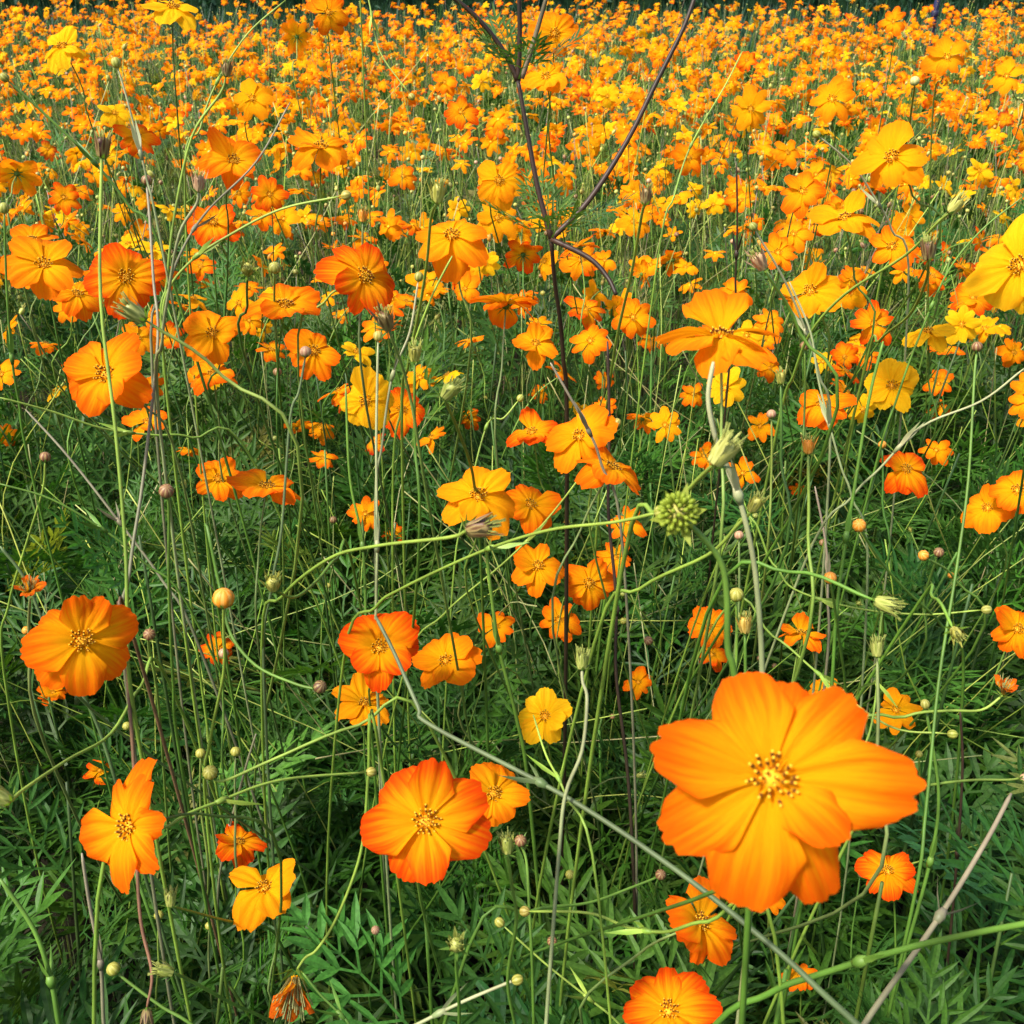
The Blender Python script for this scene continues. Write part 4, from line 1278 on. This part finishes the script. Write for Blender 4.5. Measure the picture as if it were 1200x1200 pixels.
# ------------------------------------------------------------------ more single buds among the near stems, then the mass of far ones
bc = Crowd([M_BUD_T, M_STEM_T])
BCOL = [PURP, YEL, ORA, GRN, GRN, PNK, BRN, YEL]
BWORD = {PURP: 'purplish', YEL: 'yellow-green', ORA: 'orange', GRN: 'green', PNK: 'pinkish', BRN: 'brown'}
single = 0
tries = 0
far = 0
while far < 3200 and tries < 20000:
    tries += 1
    near = single < 48
    Y = random.uniform(0.55, 1.75) if near else random.uniform(1.5, 7.2)
    X = random.uniform(-1, 1) * (0.54 * Y + 0.12)
    Z = random.uniform(0.36, 0.62) if Y < 1.0 else random.gauss(0.70, 0.08)
    x, y, D = project((X, Y, Z))
    kind = random.choice('bbbss')
    size = random.uniform(0.005, 0.009)
    colr = random.choice(BCOL)
    if near:
        if not (0 < x < 1200 and 0 < y < 1200) or blocked(x, y, D, 14):
            continue
        lab = '%s %s on thin stem %s' % (BWORD[colr], 'round bud' if kind == 'b' else 'frayed seed head', beside(x, y, D))
        bud((X, Y, Z), (random.gauss(0, .4), random.gauss(-.2, .3), 0.8), size, kind, colr, lab, 'smaller buds and seed heads', None, None, 0.0008)
        single += 1
        continue
    if blocked(x, y, D, 4):
        continue
    far += 1
    n = (random.gauss(0, .4), random.gauss(-.2, .3), 0.8)
    H = Matrix.Translation((X, Y, Z)) @ frame_from(n, random.uniform(0, 6)) @ Matrix.Diagonal((size, size, size * (1.0 if kind == 'b' else 1.6), 1))
    bc.add(BUD_LO, np4(H), 0, vary(random.choice(((0.40, 0.42, 0.10), colr)), 0.2))
    if kind == 's':
        bc.add(TUFT_LO, np4(H), 1, (0.42, 0.42, 0.10))
    m = Matrix.Translation((X, Y, 0)) @ Matrix.Rotation(random.uniform(0, 6.28), 4, 'Z') @ Matrix.Diagonal((1.6, 1.6, Z, 1))
    m = Matrix.Translation((X, Y, Z)) @ Matrix.Rotation(random.uniform(0, 6.28), 4, 'Z') @ Matrix.Rotation(random.gauss(0, 0.32), 4, 'X') @ Matrix.Diagonal((0.95, 0.95, Z * 0.9, 1)) @ Matrix.Translation((0, 0, -1))
    bc.add(random.choice(STEM_LO), np4(m), 1, vary(random.choice([(0.36, 0.48, 0.08), LG, (0.42, 0.48, 0.16), MG, DRY]), 0.15))
bc.build('cosmos_bud_mass', 'countless small buds and thin pale stems between the far flowers', 'buds')

# ------------------------------------------------------------------ the web of hair-thin flower stalks between the rows
tg = Crowd([M_STEM_T])
for q in range(720):
    Y = 0.75 + 2.9 * random.random() ** 1.2
    X = random.uniform(-1, 1) * (0.54 * Y + 0.15)
    base = np.array((X, Y, random.uniform(0.25, 0.40)))
    az, tilt, ln = random.uniform(0, 6.28), abs(random.gauss(0.75, 0.35)), random.uniform(0.22, 0.46)
    d = np.array((math.cos(az) * math.sin(tilt), 0.6 * math.sin(az) * math.sin(tilt), math.cos(tilt)))
    side = np.cross(d, (random.gauss(0, 1), random.gauss(0, 1), 0.6))
    bend = side / (np.linalg.norm(side) + 1e-6) * ln * random.uniform(-0.16, 0.16)
    tip = base + d * ln
    mid = base + d * ln * 0.55 + bend
    if max(tip[2], mid[2]) > 0.90 or min(project(p_)[2] for p_ in (tip, mid, base)) < 0.62:
        continue
    t = T()
    root_ = base * (1, 1, 0)
    tube(t, smooth_path([tip, mid, base, base * 0.5 + root_ * 0.5 + (0, 0.02, 0), root_], 4), 0.00075, 3)
    tg.add(t, np.eye(4), 0, vary(random.choice([(0.30, 0.40, 0.06), (0.36, 0.44, 0.09), (0.20, 0.32, 0.04), (0.34, 0.36, 0.14)]), 0.15))
tg.build('thin_flower_stalks', 'tangle of hair-thin yellow-green stalks criss-crossing between the flowers', 'stems')

# ------------------------------------------------------------------ leafy plants under the flowers
PG = 'leafy cosmos plants in the near bed'


def leafy_plant(X, Y, h, leaves, big=1.0, label=None, group=PG, meshes=LEAF_M, colr=LEAF_G, check=True, lean=0.08):
    if label is None:
        gx, gy, gd = project((X, Y, h))
        label = '%s feathery cosmos plant %s' % ('tall' if h > 0.55 else ('low' if h < 0.42 else 'leafy'), beside(gx, gy, gd))
    root = thing('cosmos_plant', (X, Y, 0), label, 'plant', group)
    lx, ly = random.uniform(-lean, lean), random.uniform(-lean, lean)
    path = smooth_path([(0, 0, 0), (lx * 0.3, ly * 0.3, h * 0.5), (lx, ly, h)], 4)
    t = T()
    tube(t, path, [0.0024 - 0.0014 * i / len(path) for i in range(len(path))], 6)
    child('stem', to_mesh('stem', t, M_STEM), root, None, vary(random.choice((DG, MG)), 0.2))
    n = 0
    for q in range(leaves):
        f = 1 - 0.80 * (q / leaves) ** 1.1
        p = np.array(path[0]) + (np.array(path[-1]) - np.array(path[0])) * f
        az = q * 2.4 + random.uniform(-0.4, 0.4)
        el = RAD(random.uniform(48, 72) if q < 3 else random.uniform(8, 52))
        s = big * random.uniform(0.13, 0.20) * (0.75 if q < 3 else 1.0)
        m = Matrix.Translation(Vector(p)) @ Matrix.Rotation(az, 4, 'Z') @ Matrix.Rotation(el, 4, 'X') @ Matrix.Rotation(random.uniform(-0.5, 0.5), 4, 'Y') @ Matrix.Diagonal((s, s, s, 1))
        c = m @ Vector((0, 0.55, 0)) + Vector((X, Y, 0))
        x, y, D = project(c)
        if check and blocked(x, y, D, s * FPX / D * 0.36):
            continue
        child('leaf', random.choice(meshes), root, m, vary(colr, 0.22) if random.random() > 0.025 else vary((0.13, 0.16, 0.03), 0.25))
        n += 1
    return root


cells = []
yy = 0.40
while yy < 1.75:
    xx = -(0.56 * yy + 0.22)
    while xx < 0.56 * yy + 0.22:
        cells.append((xx + random.uniform(-0.045, 0.045), yy + random.uniform(-0.045, 0.045)))
        xx += 0.098
    yy += 0.098
for (X, Y) in cells[:300]:
    if random.random() < 0.13:
        continue
    leafy_plant(X, Y, random.uniform(0.30, 0.54) + 0.17 * min(1, max(0, (Y - 0.75) / 0.4)), random.randint(9, 14))
# a few broader-leaved shoots that stand out
for (x, y, D, nl, lab) in ((930, 1112, 0.52, 9, 'broad-leaved green shoot standing under the lower petals of the huge orange flower'),
                           (1065, 1045, 0.60, 8, 'light green leafy shoot beside the red-orange upturned flower'),
                           (145, 640, 0.78, 9, 'leafy shoot with broad grey-green lobes around the tall light green stem'),
                           (500, 1060, 0.66, 8, 'bright leafy shoot directly below the broad frilled red-orange flower'),
                           (1140, 690, 0.80, 8, 'pale green leafy shoot climbing the very tall green stem')):
    p = at(x, y, D)
    leafy_plant(p[0], p[1], p[2], nl, 1.0, lab, 'broad-leaved shoots', LEAF_BROAD_M, (0.050, 0.150, 0.034), True, 0.02)

# ------------------------------------------------------------------ the rest of the foliage, and the grass beyond the bed
fc = Crowd([M_LEAF_T])
lm = cells[290:]
n = 0
while n < 6500:
    Y = random.uniform(1.2, 7.8) if n > 500 else random.uniform(0.4, 1.8)
    X = random.uniform(-1, 1) * (0.56 * Y + 0.3)
    Z = random.uniform(0.12, 0.58) if Y > 1.8 else random.uniform(0.04, 0.30)
    s = random.uniform(0.09, 0.16)
    m = Matrix.Translation((X, Y, Z)) @ Matrix.Rotation(random.uniform(0, 6.28), 4, 'Z') @ Matrix.Rotation(RAD(random.uniform(5, 65)), 4, 'X') @ Matrix.Rotation(random.uniform(-0.6, 0.6), 4, 'Y') @ Matrix.Diagonal((s, s, s, 1))
    fc.add(random.choice(LEAF_LO), np4(m), 0, vary(LEAF_G, 0.3) if random.random() > 0.08 else vary((0.18, 0.19, 0.04), 0.3))
    n += 1
fc.build('cosmos_foliage', 'finely cut green foliage filling the bed beneath the flowers', 'foliage')

gb = Crowd([M_LEAF_T])
BL = []
for q in range(6):
    t = T()
    rr = random.Random(q)
    cv = rr.uniform(0.1, 0.6)
    V, F = [], []
    for j in range(5):
        s = j / 4
        w = 0.010 * (1 - s ** 2) + 0.0008
        V += [(-w, cv * s * s, s), (w, cv * s * s, s)]
    for j in range(4):
        F.append((2 * j, 2 * j + 1, 2 * j + 3, 2 * j + 2))
    t.add(V, F)
    BL.append(t)
for q in range(15000):
    Y = 7.2 + 5.0 * random.random() ** 1.2
    X = random.uniform(-1, 1) * (0.56 * Y + 0.6)
    h = random.uniform(0.40, 0.75)
    m = Matrix.Translation((X, Y, -0.05)) @ Matrix.Rotation(random.uniform(0, 6.28), 4, 'Z') @ Matrix.Rotation(random.uniform(-0.25, 0.25), 4, 'X') @ Matrix.Diagonal((1, h, h, 1))
    gb.add(random.choice(BL), np4(m), 0, vary((0.022, 0.062, 0.030), 0.3))
gb.build('grass', 'dark blue-green tall grass beyond the far edge of the bed', 'grass')

# hedge closing the view
hedge = thing('hedge', (0, 12.6, -0.05), 'dark green leafy hedge closing the view beyond the tall grass', 'hedge')
t = T()
V, F = [], []
for j in range(9):
    a = math.pi * j / 8
    for i in range(41):
        V.append((-12 + 0.6 * i, -0.55 * math.cos(a) + random.uniform(-0.06, 0.06), 1.25 * math.sin(a) ** 0.5 + random.uniform(-0.05, 0.05) if 0 < j < 8 else 0.0))
for j in range(8):
    for i in range(40):
        a = j * 41 + i
        F.append((a, a + 1, a + 42, a + 41))
t.add(V, F)
child('core', to_mesh('core', t, ground_material('hedge_core', (0.006, 0.014, 0.007), (0.012, 0.03, 0.012), 9.0, 0.03)), hedge)
hc = T()
for q in range(9000):
    a = random.uniform(0.02, 0.75) * math.pi
    b = np.array((random.uniform(-12, 12), -0.58 * math.cos(a), 1.28 * math.sin(a) ** 0.5)) + np.array([random.gauss(0, 0.05) for _ in range(3)])
    blade(hc, b, (random.gauss(0, 1), -abs(random.gauss(0, 1)), random.gauss(0.2, 0.8)), (random.gauss(0, 1), -0.6, 1), random.uniform(0.07, 0.13), random.uniform(0.03, 0.05), random.uniform(-0.3, 0.3))
fo = child('foliage', to_mesh('foliage', hc, M_LEAF, False), hedge, None, (0.022, 0.065, 0.03))
fo['kind'] = 'stuff'

# thin dark blue stake standing in the grass
p = at(1097, 8, 6.0)
t = T()
tube(t, [(0, 0, -0.1), (0, 0, 0.88), (0, 0, 0.90), (0, 0, 0.915)], [0.016, 0.016, 0.012, 0.003], 10)
stk = thing('garden_stake', (p[0], p[1], -0.05), 'thin dark blue stake standing in the far grass', 'stake')
child('shaft', to_mesh('shaft', t, M_STEM), stk, None, (0.02, 0.022, 0.09))
t = T()
tube(t, [(0, 0, 0.80), (0, 0, 0.805), (0, 0, 0.83), (0, 0, 0.835)], [0.016, 0.021, 0.021, 0.016], 10)
child('collar', to_mesh('collar', t, M_STEM), stk, None, (0.03, 0.03, 0.10))
